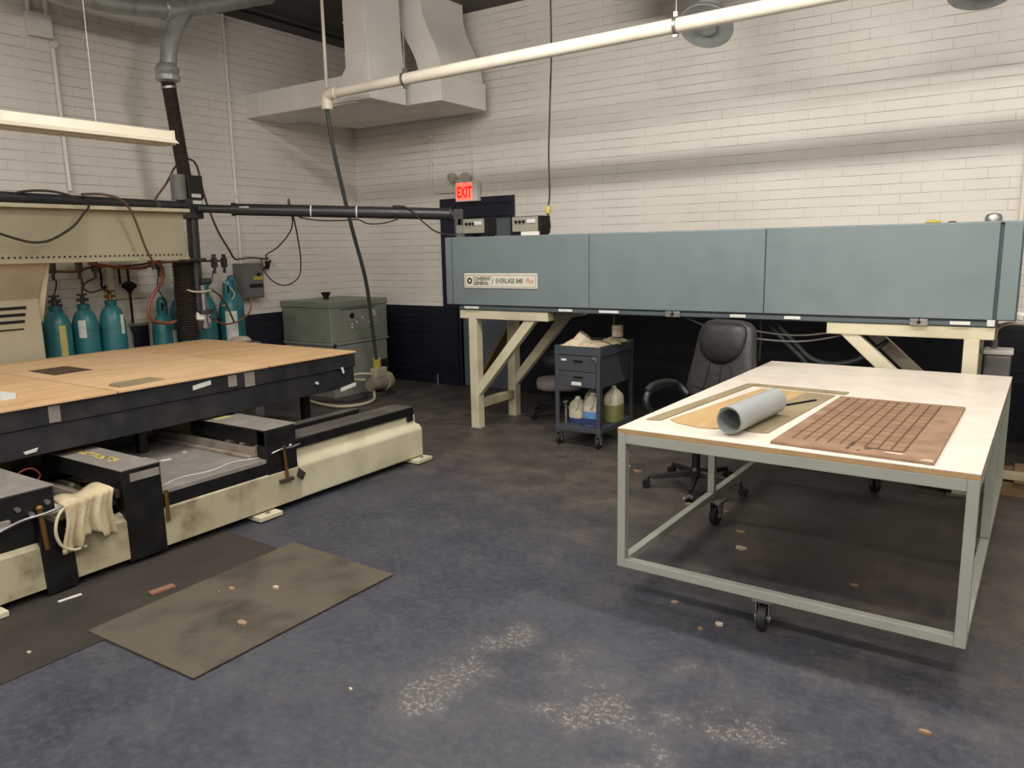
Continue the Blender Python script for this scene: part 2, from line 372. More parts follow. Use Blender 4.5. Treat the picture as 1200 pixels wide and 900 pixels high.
# ------------------------------------------------------------------ laser cabinet on its stands
t = thing('laser_cabinet', (-2.35, 6.25, 1.16), 'long blue-grey enamelled laser cabinet carried high on two cream steel stands', 'laser cabinet')
Y0 = 5.83
mk('body', MB().box(-4.60, -.02, Y0+.025, 6.66, 1.20, 1.822), 'cabdark', t, bev=.004)
for a, b in ((-4.61, -3.079), (-3.074, -1.612), (-1.606, -.150)):
    mk('panel', MB().box(a, b, Y0, Y0+.022, 1.206, 1.828), 'cab', t, bev=.004)
mk('end_panel', MB().box(-.128, -.028, Y0, Y0+.022, 1.206, 1.828), 'cab', t, bev=.004)
mk('hinge_strip', MB().box(-4.535, -4.527, Y0-.003, Y0, 1.21, 1.825), 'cabdark', t)
mk('lid', MB().box(-4.60, -.03, Y0+.005, 6.66, 1.822, 1.832), 'cab', t, bev=.003)
mk('bottom_rail', MB().box(-4.47, -.13, Y0+.03, 6.6, 1.155, 1.20).box(-4.47, -.13, Y0+.01, Y0+.03, 1.16, 1.187), 'cabdark', t, bev=.003)
lab = []
for a, b in ((-4.40, -4.24), (-3.375, -3.24), (-2.98, -2.80), (-1.86, -1.74), (-1.455, -1.34), (-.388, -.270)):
    mk('latch_label', MB().box(a, b, Y0-.004, Y0+.012, 1.168, 1.190), 'label', t, bev=.002)
for a, b in ((-2.385, -2.26), (-.625, -.515)):
    k = mk('latch', MB().box(a, b, Y0-.006, Y0+.012, 1.155, 1.200), 'zinc', t, bev=.003)
    mk('latch_screw', MB().cyl(((a+b)/2, Y0-.006, 1.178), ((a+b)/2, Y0-.014, 1.178), .012).cyl(((a+b)/2, Y0-.006, 1.20), ((a+b)/2, Y0-.012, 1.20), .006), 'darkgap', k)
mk('corner_label', MB().box(-.178, -.135, Y0-.003, Y0+.012, 1.165, 1.205), 'label', t)
pl = mk('nameplate', MB().box(-4.39, -3.585, Y0-.008, Y0, 1.362, 1.498), 'plate', t, bev=.003)
mk('plate_border', MB().box(-4.375, -3.60, Y0-.0095, Y0-.008, 1.479, 1.482).box(-4.375, -3.60, Y0-.0095, Y0-.008, 1.376, 1.379).box(-4.377, -4.374, Y0-.0095, Y0-.008, 1.376, 1.482).box(-3.602, -3.599, Y0-.0095, Y0-.008, 1.376, 1.482), 'greybox', pl)
mk('emblem', MB().lathe([(.013, 0), (.029, 0), (.029, .002), (.013, .002)], (-4.325, Y0-.008, 1.43), axis=(0, -1, 0), cap=False, closed=True, n=40), 'txt', pl)
text(pl, 'lettering', 'COHERENT', .046, 'txt', (-4.285, Y0-.008, 1.434), sx=.84, bold=.0012)
text(pl, 'lettering', 'GENERAL', .046, 'txt', (-4.285, Y0-.008, 1.393), sx=.90, bold=.0012)
text(pl, 'lettering', '/', .078, 'txt', (-4.075, Y0-.008, 1.405), sx=1.2)
text(pl, 'lettering', 'EVERLASE 848', .060, 'txt', (-4.03, Y0-.008, 1.410), sx=.80, bold=.0008)
text(pl, 'lettering', 'Plus', .060, 'txtr', (-3.700, Y0-.008, 1.412), sx=.8, bold=.0008)

def stand(name, x0, x1, legx, bx0, bx1, bz, label):
    t = thing(name, ((x0+x1)/2, 6.2, 0), label, 'steel stand', 'cream steel stands under the laser cabinet')
    for y in (Y0+.02, 6.50):
        mk('top_beam', MB().box(x0, x1, y, y+.1, 1.072, 1.154), 'cream', t, bev=.006)
        mk('leg', MB().box(legx-.045, legx+.045, y, y+.1, .012, 1.075), 'cream', t, bev=.006)
        mk('foot_plate', MB().box(legx-.07, legx+.08, y-.02, y+.13, 0, .014), 'zinc', t, bev=.002)
        s = 1 if bx0 > bx1 else -1
        mk('brace', MB().prism([(bx0, 1.08), (bx0-s*.12, 1.08), (bx1, bz+.11), (bx1, bz-.02)], 'y', y+.012, y+.088), 'cream', t, bev=.005)
    mk('side_rail', MB().box(x0, x0+.09, Y0+.12, 6.5, 1.072, 1.15).box(x1-.09, x1, Y0+.12, 6.5, 1.072, 1.15), 'creamdirt', t, bev=.004)
    mk('low_rail', MB().box(legx-.035, legx+.035, Y0+.12, 6.5, .20, .28), 'creamdirt', t, bev=.004)
stand('steel_stand', -4.475, -3.50, -4.33, -3.63, -4.285, .35, 'cream steel trestle stand left of the tool cart, under the nameplate end of the cabinet')
stand('steel_stand', -1.16, -.13, -.255, -1.075, -.30, .36, 'cream steel trestle stand behind the white work table, under the cabinet')

# small meters on the cabinet
def meter(x0, x1, z1, label, dark, tape):
    t = thing('power_meter', ((x0+x1)/2, 6.0, 1.832), label, 'power meter', 'meters on top of the laser cabinet')
    w = x1-x0
    mk('case', MB().box(x0, x1+.035, 5.97, 6.12, 1.85, z1), 'darkgap', t, bev=.004)
    mk('stand', MB().box(x0+.02, x0+.10, 5.97, 6.1, 1.832, 1.85).box(x1-.05, x1+.03, 5.97, 6.1, 1.832, 1.85), 'darkgap', t)
    f = mk('faceplate', MB().box(x0, x1, 5.955, 5.97, 1.868, z1-.006), 'meter', t, bev=.003)
    for i in range(3): mk('knob', MB().cyl((x0+.045+i*.04, 5.955, z1-.05), (x0+.045+i*.04, 5.94, z1-.05), .013), 'darkgap', f, smooth=True)
    mk('display', MB().box(x1-.11, x1-.02, 5.949, 5.955, z1-.062, z1-.03), 'label', f)
    if tape: mk('tape', MB().box(x0+.10, x1+.02, 5.945, 5.955, 1.834, 1.866), 'white', t)
meter(-4.485, -4.245, 2.005, 'grey-faced meter on the cabinet in front of the door, left one of two', 1, 0)
meter(-3.925, -3.655, 2.005, 'grey-faced meter with white tape under it on the cabinet, right one of two', 1, 1)
t = thing('terminal_box', (-4.54, 6.05, 1.832), 'small grey terminal box beside the left meter on the cabinet', 'box')
mk('case', MB().box(-4.60, -4.50, 6.0, 6.12, 1.832, 1.95), 'greybox', t, bev=.005)
mk('cover', MB().box(-4.595, -4.505, 5.99, 6.0, 1.87, 1.94), 'chill2', t, bev=.004)
mk('gland', MB().cyl((-4.55, 6.06, 1.95), (-4.55, 6.06, 1.985), .018), 'darkgap', t)
t = thing('blower_cap', (-.2, 6.1, 1.832), 'small shiny domed cap on the right end of the cabinet', 'cap')
mk('dome', MB().lathe([(.05, 0), (.052, .03), (.04, .05), (.015, .058)], (-.2, 6.1, 1.832)), 'zinc', t, smooth=True)
mb = MB(); mb.lathe([(.03, 0), (.045, .008), (.03, .022), (.008, .03)], (-.56, 6.1, 1.832)); mb.sphere((-.52, 6.12, 1.846), .014)
solo('crumpled_tape', mb, 'yellow', 'small crumpled yellow scrap on top of the cabinet near its right end', 'scrap', smooth=True)
solo('crumpled_tape', MB().lathe([(.02, 0), (.03, .006), (.02, .014)], (-.44, 6.12, 1.832)), 'brass', 'small dark scrap on the cabinet between the yellow scrap and the domed cap', 'scrap', smooth=True)

# hanging cord
t = thing('hanging_power_cord', (-3.6, 6.1, 2.02), 'thin dark cord hanging from the ceiling to a yellow plug by the meters', 'power cord')
mk('cord', MB().tube([(-3.585, 6.1, ZC), (-3.584, 6.1, 3.88), (-3.581, 6.1, 3.4), (-3.6, 6.1, 2.97), (-3.618, 6.1, 2.54), (-3.612, 6.1, 2.21), (-3.63, 6.1, 2.08)], .008), 'cable', t, smooth='all')
mk('plug', MB().lathe([(.012, .07), (.024, .05), (.024, 0), (.01, -.01)], (-3.635, 6.1, 2.025), axis=(.15, 0, 1)), 'yellow', t, smooth=True)
mk('lead', MB().tube([(-3.635, 6.1, 2.02), (-3.62, 6.11, 1.95), (-3.63, 6.13, 1.89)], .008), 'cable', t, smooth='all')

# exit sign
t = thing('exit_sign', (-5.655, 7.6, 2.29), 'lit red exit sign with two lamp heads above the navy door frame', 'exit sign')
mk('housing', MB().box(-5.82, -5.50, 7.59, 7.68, 2.285, 2.515), 'white', t, bev=.008)
mk('lit_panel', MB().box(-5.80, -5.575, 7.583, 7.59, 2.305, 2.50), 'exitp', t)
text(t, 'letters', 'EXIT', .175, 'exitl', (-5.79, 7.582, 2.335), sx=.62, bold=.005)
for x, a in ((-5.86, .55), (-5.66, -.2)):
    k = mk('lamp_head', MB().lathe([(.03, -.05), (.052, -.02), (.062, .03), (.06, .045)], (x, 7.60, 2.575), axis=(math.sin(-a)*.8, -.6, -.25)), 'lens', t, smooth=True)
    mk('lamp_arm', MB().tube([(x, 7.60, 2.545), (x*.6-5.66*.4, 7.62, 2.53), (-5.66, 7.63, 2.51)], .012), 'white', k, smooth='all')
solo('wall_conduit', MB().tube([(-6.24, 7.67, 3.09), (-6.24, 7.67, 2.52), (-6.20, 7.67, 2.44), (-6.10, 7.67, 2.415), (-5.82, 7.67, 2.41)], .010).cyl((-6.24, 7.64, 3.09), (-6.24, 7.70, 3.09), .03).cyl((-6.24, 7.655, 2.8), (-6.24, 7.70, 2.8), .02), 'duct', 'thin painted conduit running down the back wall to the exit sign', 'conduit', smooth=True)
solo('wall_wire', MB().tube([(-5.62, 7.685, 3.3), (-5.63, 7.685, 2.55)], .006), 'duct', 'thin wire down the back wall from the duct to the exit sign', 'wire', smooth='all')
solo('wall_conduit', MB().tube([(-.06, 7.66, ZC), (-.06, 7.66, 1.2)], .018).box(-.09, -.03, 7.64, 7.70, 3.0, 3.03), 'pvc', 'white vertical conduit on the back wall behind the right end of the cabinet', 'conduit', smooth=True)

# ------------------------------------------------------------------ left wall fittings
solo('wall_conduit', MB().tube([(XL+.025, 5.76, ZC), (XL+.025, 5.755, 3.0), (XL+.025, 5.745, 1.60)], .018).box(XL, XL+.05, 5.73, 5.78, 3.38, 3.42).box(XL, XL+.05, 5.73, 5.78, 2.36, 2.40), 'duct', 'grey conduit running down the left wall to the disconnect switch', 'conduit', smooth=True)
solo('wall_conduit', MB().tube([(XL+.025, 3.90, 3.64), (XL+.025, 3.905, 2.9), (XL+.025, 3.91, 2.33)], .02).cyl((XL, 3.90, 3.62), (XL+.06, 3.90, 3.62), .03), 'duct', 'short vertical conduit on the left wall below the junction box', 'conduit', smooth=True)
t = thing('junction_box', (XL+.05, 3.80, 3.80), 'painted junction box with two conduits high on the left wall', 'junction box')
mk('box', MB().box(XL, XL+.08, 3.69, 3.89, 3.66, 3.86), 'duct', t, bev=.004)
mk('conduit', MB().tube([(XL+.03, 3.72, 3.86), (XL+.03, 3.72, ZC)], .022), 'duct', t, smooth='all')
mk('conduit', MB().tube([(XL+.03, 3.87, 3.86), (XL+.03, 3.87, ZC)], .022), 'duct', t, smooth='all')
t = thing('disconnect_switch', (XL+.09, 5.79, 1.2), 'grey disconnect switch box with a yellow label on the left wall', 'switch box')
mk('case', MB().box(XL, XL+.17, 5.64, 5.93, 1.21, 1.61), 'greybox', t, bev=.008)
mk('cover', MB().box(XL+.17, XL+.18, 5.655, 5.915, 1.225, 1.595), 'greybox', t, bev=.003)
mk('warning_label', MB().box(XL+.18, XL+.182, 5.78, 5.91, 1.42, 1.46), 'yellow', t)
mk('warning_label', MB().box(XL+.18, XL+.182, 5.72, 5.91, 1.33, 1.375), 'navy', t).name = 'dark_label'
mk('switch_lever', MB().beam((XL+.09, 5.93, 1.50), (XL+.12, 6.02, 1.56), .03, .03).cyl((XL+.12, 6.0, 1.55), (XL+.14, 6.05, 1.59), .02), 'darkgap', t, bev=.004)
mk('knob', MB().cyl((XL+.18, 5.85, 1.48), (XL+.20, 5.85, 1.48), .02), 'darkgap', t)
solo('wall_hook', MB().tube([(XL, 6.12, 1.62), (XL+.05, 6.12, 1.60), (XL+.07, 6.13, 1.64)], .012).obox((XL+.02, 6.12, 1.58), .04, .03, .09), 'darkgap', 'small dark clamp on the left wall holding the cable loop', 'hook', smooth=True)

# strip light hung over the machine
t = thing('strip_light', (-5.5, 2.2, 2.54), 'long white strip light fitting hanging above the cutting machine', 'strip light')
mk('channel', MB().prism([(-5.60, 2.64), (-5.45, 2.64), (-5.44, 2.575), (-5.61, 2.575)], 'y', .9, 3.63), 'fix', t, bev=.003)
mk('reflector', MB().prism([(-5.61, 2.578), (-5.44, 2.578), (-5.40, 2.548), (-5.405, 2.544), (-5.45, 2.566), (-5.60, 2.566), (-5.645, 2.544), (-5.65, 2.548)], 'y', .9, 3.65), 'fix', t)
mk('end_cap', MB().box(-5.60, -5.45, 3.63, 3.655, 2.54, 2.645), 'fix', t, bev=.003)
for x in (-5.57, -5.48): mk('tube_lamp', MB().cyl((x, .95, 2.548), (x, 3.60, 2.548), .013), 'fixl', t, smooth=True)
for y in (1.2, 3.1): mk('hanger_wire', MB().cyl((-5.53, y, 2.64), (-5.53, y, ZC), .0025, n=6), 'duct', t)

# ------------------------------------------------------------------ ducts
t = thing('rectangular_duct', (-6.6, 6.3, 3.24), 'pale grey sheet metal duct with a tall riser in the back left corner', 'duct')
mk('trunk', MB().prism([(XL, 3.24), (-5.64, 3.24), (-5.64, 3.60), (-5.95, 3.58), (-6.02, 3.50), (XL, 3.495)], 'y', 6.0, 6.55), 'duct', t, bev=.006)
mk('riser', MB().prism([(-5.97, 3.48), (-5.64, 3.58), (-5.665, 3.9), (-5.68, ZC), (-5.97, ZC)], 'y', 6.01, 6.54), 'duct', t, bev=.006)
mk('seam', MB().box(-5.975, -5.665, 6.004, 6.012, 3.70, 3.712).box(-5.975, -5.67, 6.004, 6.012, 4.0, 4.012).box(-7.33, -7.32, 5.994, 6.0, 3.25, 3.49), 'duct', t)
mk('access_plate', MB().box(-6.28, -5.86, 6.02, 6.10, 3.225, 3.24), 'duct', t, bev=.003)
t = thing('rectangular_duct', (-5.6, 7.1, 3.28), 'pale grey sheet metal duct with an S-shaped riser against the back wall', 'duct')
mk('trunk', MB().box(-7.30, -5.27, 6.68, 7.50, 3.27, 3.56), 'duct', t, bev=.006)
L_, R_ = [], []
for i in range(17):
    u = i/16; z = 3.56+u*(ZC-3.56); s = .5-.5*math.cos(PI*min(1, u*1.15)); L_.append((-5.58-.30*s, z)); R_.append((-5.27-.25*s, z))
mk('riser', MB().prism(L_+R_[::-1], 'y', 6.70, 7.44), 'duct', t, smooth=30)
solo('wall_duct_stub', MB().box(XL, -7.32, 6.58, 7.45, 3.29, 3.5), 'duct', 'short end of ducting running into the left wall behind the duct', 'duct', bev=.004)

t = thing('insulated_pipe', (-3.0, 5.7, 3.2), 'white jacketed pipe crossing the upper part of the room in front of the ducts', 'pipe')
P0, P1 = Vector((-5.90, 5.7, 3.262)), Vector((2.2, 5.68, 3.36))
dv = (P1-P0).normalized()
J = P0+dv*.98
mk('run', MB().cyl(J, P1, .053, n=28), 'pvc', t, smooth=True)
mk('run', MB().cyl(P0, J, .047, n=28), 'pvc', t, smooth=True)
for s in (2.95, 5.0, 7.0): mk('joint_band', MB().cyl(P0+dv*s, P0+dv*(s+.03), .0545, n=28), 'pvc', t, smooth=True)
mk('elbow', MB().tube([P0+dv*.1, P0+dv*.02, P0+Vector((-.035, 0, -.03)), P0+Vector((-.045, 0, -.14))], .057, n=20), 'pvc', t, smooth='all')
for s in (.99, 3.62):
    q = P0+dv*s
    k = mk('hanger', MB().lathe([(.056, -.012), (.064, -.012), (.064, .012), (.056, .012)], q, axis=dv, cap=False, closed=True), 'zinc', t, smooth=True)
    mk('hanger_rod', MB().cyl(q+Vector((0, 0, .06)), (q.x, q.y, ZC), .006, n=8).obox(q+Vector((0, 0, .075)), .03, .03, .04).obox(q-Vector((0, 0, .07)), .03, .03, .02), 'zinc', k)
t = thing('drop_hose', (-6.2, 6.3, .3), 'green-grey hose dropping from the white pipe elbow down to the pump', 'hose')
mk('hose', MB().tube([(-5.95, 5.70, 3.12), (-5.96, 5.78, 2.7), (-6.05, 6.05, 2.0), (-6.17, 6.35, 1.4), (-6.33, 6.58, .85), (-6.44, 6.74, .42)], .021, n=12), 'hoseg', t, smooth='all')
mk('plug', MB().cyl((-6.445, 6.75, .44), (-6.46, 6.77, .33), .05), 'yellow', t, smooth=True)
solo('thin_pipe', MB().tube([(-5.955, 5.72, ZC), (-5.955, 5.72, 3.33)], .016), 'pvc', 'thin white vertical pipe coming down to the elbow of the white pipe', 'pipe', smooth='all')

# round ducts
t = thing('round_duct', (-2.45, 6.9, 3.4), 'galvanised round duct elbow hanging behind the white pipe', 'round duct')
mk('flared_end', MB().lathe([(.09, .16), (.20, .05), (.225, .0), (.22, -.004), (.085, .03), (.08, .15)], (-2.33, 6.46, 3.47), axis=(.02, .55, .80), cap=False, closed=True, n=40), 'galv', t, smooth=50)
mk('inner_pipe', MB().cyl((-2.33, 6.455, 3.462), (-2.33, 6.50, 3.53), .085, n=30), 'galv', t, smooth=True)
mk('elbow', MB().tube([(-2.33, 6.50, 3.53), (-2.33, 6.58, 3.66), (-2.36, 6.68, 3.84), (-2.44, 6.85, 4.0), (-2.5, 6.93, 4.2), (-2.52, 6.95, ZC)], .115, n=28), 'galv', t, smooth='all')
mk('branch', MB().tube([(-2.45, 6.9, 3.96), (-2.85, 6.95, 4.02), (-3.4, 6.98, 4.12)], .13, n=24), 'galv', t, smooth='all')
t = thing('round_duct', (-.4, 6.5, 3.3), 'galvanised round duct end at the top right, partly out of the picture', 'round duct')
mk('flared_end', MB().lathe([(.09, .16), (.19, .05), (.21, .0), (.205, -.004), (.085, .03), (.08, .15)], (-.40, 6.5, 3.38), axis=(.0, .28, .95), cap=False, closed=True, n=40), 'galv', t, smooth=50)
mk('riser', MB().tube([(-.40, 6.53, 3.48), (-.4, 6.6, 3.75), (-.4, 6.66, ZC)], .115, n=28), 'galv', t, smooth='all')
t = thing('extraction_duct', (-6.8, 4.65, 2.4), 'galvanised extraction duct running over the machine and bending down into a black hose', 'duct')
mk('cross_run', MB().tube([(-6.95, 3.2, 3.93), (-6.9, 3.62, 3.90), (-6.85, 4.0, 3.89), (-6.8, 4.35, 3.92), (-6.8, 4.75, 4.0)], .085, n=22), 'galv', t, smooth='all')
mk('branch', MB().tube([(-6.8, 4.55, 3.94), (-6.8, 4.9, 4.06), (-6.8, 5.3, 4.20), (-6.8, 5.8, 4.38)], .095, n=22), 'galv', t, smooth='all')
mk('elbow', MB().tube([(-6.8, 4.80, 4.00), (-6.8, 4.68, 3.84), (-6.8, 4.60, 3.66), (-6.8, 4.56, 3.5), (-6.8, 4.55, 3.36)], .075, n=22), 'galv', t, smooth='all')
mk('collar', MB().lathe([(.07, -.10), (.105, -.08), (.108, -.04), (.09, -.02), (.108, 0), (.105, .03), (.075, .07)], (-6.8, 4.54, 3.40)), 'galv', t, smooth=True)
mb = MB(); a, b = Vector((-6.8, 4.535, 3.33)), Vector((-6.8, 4.625, 2.42))
mb.lathe([(.066 if i % 2 else .058, i*(b-a).length/90) for i in range(91)], a, axis=b-a, n=22)
mk('hose', mb, 'bellows', t, smooth=60)
mk('hose_clamp', MB().cyl((-6.8, 4.54, 3.27), (-6.8, 4.543, 3.25), .07), 'zinc', t, smooth=True)
mk('hanger_wire', MB().cyl((-6.9, 3.93, 3.9), (-6.9, 3.93, ZC), .004, n=6), 'duct', t)

# ------------------------------------------------------------------ beam delivery tubes and head
t = thing('beam_delivery_tube', (-5.8, 5.3, 2.1), 'black beam delivery tube from the cabinet end to the cutting column', 'tube')
A, B = Vector((-4.78, 6.17, 2.065)), Vector((-6.68, 4.665, 2.155)); e = (B-A).normalized()
S = A+e*(B-A).length*.86
mk('tube', MB().cyl(A, S, .057, n=26), 'pipeb', t, smooth=True)
mk('inner_tube', MB().cyl(S, B, .04, n=24), 'pipeb', t, smooth=True)
for q in (.0, .86): mk('collar', MB().cyl(A+e*((B-A).length*q-.0), A+e*((B-A).length*q+.03), .064, n=26), 'pipeb', t, smooth=True)
for q in (.38, .56): mk('strap', MB().cyl(A+e*((B-A).length*q), A+e*((B-A).length*q+.012), .0595, n=26), 'white', t, smooth=True)
mk('label', MB().obox(S-e*.12+Vector((.012, -.056, .015)), .09, .006, .025, rz=math.atan2(e.y, e.x)), 'label', t)
k = mk('end_mirror_mount', MB().obox(A-e*.06, .10, .09, .10, rz=math.atan2(e.y, e.x)).cyl(A+Vector((.05, 0, -.05)), A+Vector((.05, 0, -.24)), .02), 'blackdust', t, bev=.004)
mk('bolt', MB().cyl(A+Vector((.02, -.06, .04)), A+Vector((.08, -.08, -.02)), .008), 'zinc', k)
t = thing('beam_delivery_tube', (-6.4, 3.5, 2.1), 'thinner black tube running left along the top of the beige gantry beam', 'tube')
mk('tube', MB().cyl((-6.74, 4.56, 2.178), (-6.46, 1.6, 2.19), .042, n=24), 'pipeb', t, smooth=True)
mk('tube_clamp', MB().cyl((-6.70, 4.25, 2.172), (-6.697, 4.21, 2.172), .048, n=20), 'blackdust', t, smooth=True)

t = thing('cutting_column', (-6.8, 4.62, .9), 'black cutting head column with bellows behind the machine bed', 'cutting head')
mk('mirror_block', MB().box(-6.88, -6.72, 4.56, 4.74, 2.06, 2.25), 'blackdust', t, bev=.006)
mk('motor', MB().cyl((-6.80, 4.545, 2.235), (-6.80, 4.545, 2.47), .07, n=26), 'greybox', t, smooth=True)
k = mk('drive_box', MB().box(-6.87, -6.73, 4.60, 4.765, 2.25, 2.47), 'black', t, bev=.006)
mk('label', MB().box(-6.729, -6.727, 4.63, 4.73, 2.262, 2.295), 'label', k)
mk('label', MB().box(-6.719, -6.717, 4.63, 4.73, 2.20, 2.232), 'label', t)
mk('column', MB().cyl((-6.80, 4.66, 2.06), (-6.80, 4.64, .98), .055, n=26), 'pipeb', t, smooth=True)
mb = MB(); mb.lathe([(.105 if i % 2 else .085, i*.0115) for i in range(66)], (-6.84, 4.54, .90), n=24)
mk('bellows', mb, 'bellows', t, smooth=60)
mk('piston', MB().cyl((-6.73, 4.66, 1.05), (-6.73, 4.66, 1.42), .028).cyl((-6.73, 4.66, 1.0), (-6.73, 4.66, 1.05), .045), 'zinc', t, smooth=True)
mk('clamp_bracket', MB().box(-6.78, -6.68, 4.46, 4.70, 1.66, 1.685), 'blackdust', t, bev=.003)
mk('clamp_bracket', MB().box(-6.76, -6.69, 4.60, 4.74, 1.14, 1.18), 'blackdust', t, bev=.003)
mk('hose_connector', MB().cyl((-6.71, 4.63, 1.46), (-6.71, 4.74, 1.46), .03), 'blackdust', t, bev=.003)
mk('nozzle_collar', MB().lathe([(.05, -.05), (.08, -.03), (.08, .02), (.055, .05)], (-6.79, 4.65, 1.12)), 'white', t, smooth=True)

# ------------------------------------------------------------------ gantry
t = thing('gantry', (-6.75, 3.2, 0), 'beige steel gantry beam on a louvred column behind the cutting machine', 'gantry')
mk('beam', MB().box(-6.68, -6.55, 1.3, 4.40, 1.70, 2.105), 'beige', t, bev=.006)
mk('top_flange', MB().box(-6.68, -6.47, 1.3, 4.42, 2.105, 2.135), 'cream', t, bev=.003)
mk('lower_flange', MB().box(-6.70, -6.52, 1.3, 4.41, 1.675, 1.705), 'beige', t, bev=.003)
mb = MB()
y = 1.4
while y < 4.38: mb.cyl((-6.54, y, 1.722), (-6.546, y, 1.722), .0075, n=8) if False else mb.cyl((-6.551, y, 1.722), (-6.546, y, 1.722), .008, n=8); y += .042
mk('hole_shade_discs', mb, 'darkgap', t)  # flat black discs stand in for the shade inside a row of holes
mk('column', MB().prism([(-6.78, 0), (-6.78, 1.385), (-6.56, 1.68), (-7.02, 1.68), (-7.02, 0)], 'y', 1.5, 3.16), 'beige', t, bev=.008)
mk('rear_gusset', MB().prism([(-6.84, 1.2), (-6.62, 1.67), (-6.9, 1.67)], 'y', 3.16, 3.20), 'cream', t)
for i in range(4):
    z = 1.31-i*.055; mk('louvre', MB().box(-6.781, -6.768, 2.2, 3.05-.012*i, z, z+(.022 if i < 3 else .01)), 'darkgap', t, bev=.003)

# hoses about the gantry
def hose(name, pts, r, mat, label, cat='hose', g=None, n=8): return solo(name, MB().tube(pts, r, n=n), mat, label, cat, g, smooth='all')
hose('looped_hose', [(-6.42, 2.35, 2.14), (-6.40, 2.55, 2.02), (-6.4, 2.712, 1.924), (-6.4, 2.88, 1.862), (-6.4, 3.0, 1.836), (-6.4, 3.128, 1.856), (-6.4, 3.304, 1.956), (-6.4, 3.405, 2.066), (-6.4, 3.45, 2.135), (-6.42, 3.33, 2.20), (-6.46, 3.171, 2.235), (-6.55, 3.0, 2.22), (-6.62, 2.95, 2.15)], .010, 'cable', 'dark hose looping in front of the gantry beam at the left', 'hose')
hose('hanging_hose', [(-6.58, 3.5, 2.23), (-6.46, 3.60, 2.228), (-6.4, 3.718, 2.193), (-6.4, 3.799, 2.112), (-6.4, 3.847, 1.992), (-6.42, 3.918, 1.789), (-6.45, 3.993, 1.66), (-6.6, 4.08, 1.60), (-6.8, 4.2, 1.63)], .011, 'cableb', 'brown hose running diagonally down across the gantry beam', 'hose')
hose('arched_hose', [(-6.9, 4.30, 2.12), (-6.9, 4.368, 2.253), (-6.9, 4.488, 2.393), (-6.88, 4.575, 2.541), (-6.86, 4.665, 2.619), (-6.86, 4.758, 2.627), (-6.88, 4.826, 2.559), (-6.9, 4.874, 2.373), (-6.9, 4.916, 2.209), (-6.9, 5.01, 1.958), (-6.92, 5.144, 1.759), (-7.0, 5.261, 1.669), (-7.2, 5.50, 1.665), (-7.4, 5.80, 1.671), (-7.5, 6.1, 1.65)], .011, 'cableb', 'brown hose arching over the black drive box and drooping to the left wall', 'hose')
hose('hanging_loop', [(-7.5, 6.11, 1.66), (-7.4, 6.0, 1.70), (-7.2, 6.03, 1.80), (-6.75, 5.85, 2.0), (-6.25, 5.40, 2.24), (-6.05, 5.22, 2.17), (-6.15, 5.36, 2.05), (-6.7, 5.88, 1.85), (-7.1, 6.25, 1.62), (-7.15, 6.25, 1.44), (-7.2, 6.127, 1.35), (-7.2, 5.966, 1.37), (-7.25, 5.87, 1.47), (-7.4, 5.93, 1.62), (-7.5, 6.0, 1.66)], .0085, 'cableb', 'brown cable hanging in a long loop from the black tube beside the switch box', 'cable')
hose('draped_cable', [(-5.95, 5.25, 2.06), (-5.8, 5.36, 2.025), (-5.6, 5.5, 2.02), (-5.5, 5.58, 2.03), (-5.40, 5.64, 1.985), (-5.28, 5.74, 1.99), (-5.15, 5.85, 2.04)], .007, 'cable', 'thin black cable slung under the middle of the black tube', 'cable')
hose('draped_cable', [(-5.22, 5.8, 2.15), (-5.08, 5.85, 2.13), (-4.98, 5.95, 2.0), (-4.86, 6.0, 1.90), (-4.7, 6.02, 1.86), (-4.62, 6.05, 1.87)], .008, 'cable', 'dark cable drooping from the right end of the black tube to the cabinet', 'cable')
hose('copper_line', [(-6.84, 4.64, 2.46), (-6.84, 4.64, 2.62)], .016, 'cabler', 'short copper line rising out of the black drive box', 'pipe')

# gas manifold, rack and cylinders
t = thing('gas_manifold', (-7.15, 3.9, 1.57), 'pipe manifold with valves above the gas cylinders', 'gas manifold')
mk('pipe', MB().tube([(-7.1, 3.40, 1.60), (-7.1, 3.66, 1.59), (-7.1, 3.80, 1.625), (-7.1, 4.2, 1.63), (-7.1, 4.45, 1.65), (-7.15, 5.25, 1.65)], .011), 'brass', t, smooth='all')
mk('copper_pipe', MB().tube([(-7.07, 3.75, 1.66), (-7.07, 4.2, 1.60), (-7.07, 4.46, 1.66)], .014), 'cabler', t, smooth='all')
for y in (3.45, 3.68, 3.82, 4.45, 5.08, 5.20):
    mk('valve', MB().box(-7.13, -7.07, y-.02, y+.02, 1.58, 1.68).cyl((-7.10, y, 1.68), (-7.10, y, 1.72), .022).cyl((-7.10, y, 1.58), (-7.10, y, 1.52), .014), 'blackdust', t, bev=.003)
t = thing('cylinder_rack', (-7.4, 4.1, 0), 'cream steel rack frame against the left wall behind the gas cylinders', 'rack')
for y in (4.17, 4.57): mk('post', MB().box(-7.53, -7.48, y-.03, y+.03, 0, 1.66 if y < 4.3 else 1.06), 'cream', t, bev=.004)
mk('rail', MB().box(-7.53, -7.49, 3.85, 5.6, 1.04, 1.08), 'cream', t, bev=.003)
mk('rail', MB().box(-7.53, -7.49, 4.17, 4.57, 1.30, 1.345), 'cream', t, bev=.003)
mk('rail', MB().box(-7.53, -7.49, 3.75, 4.6, 1.60, 1.63), 'cream', t, bev=.003)
t = thing('ball_valve', (-7.3, 4.2, 1.4), 'black valve hanging on a rod in the cream rack', 'valve')
mk('rod', MB().cyl((-7.46, 4.34, 1.62), (-7.46, 4.34, 1.05), .012).cyl((-7.46, 4.25, 1.62), (-7.46, 4.25, 1.45), .012), 'darkgap', t, smooth=True)
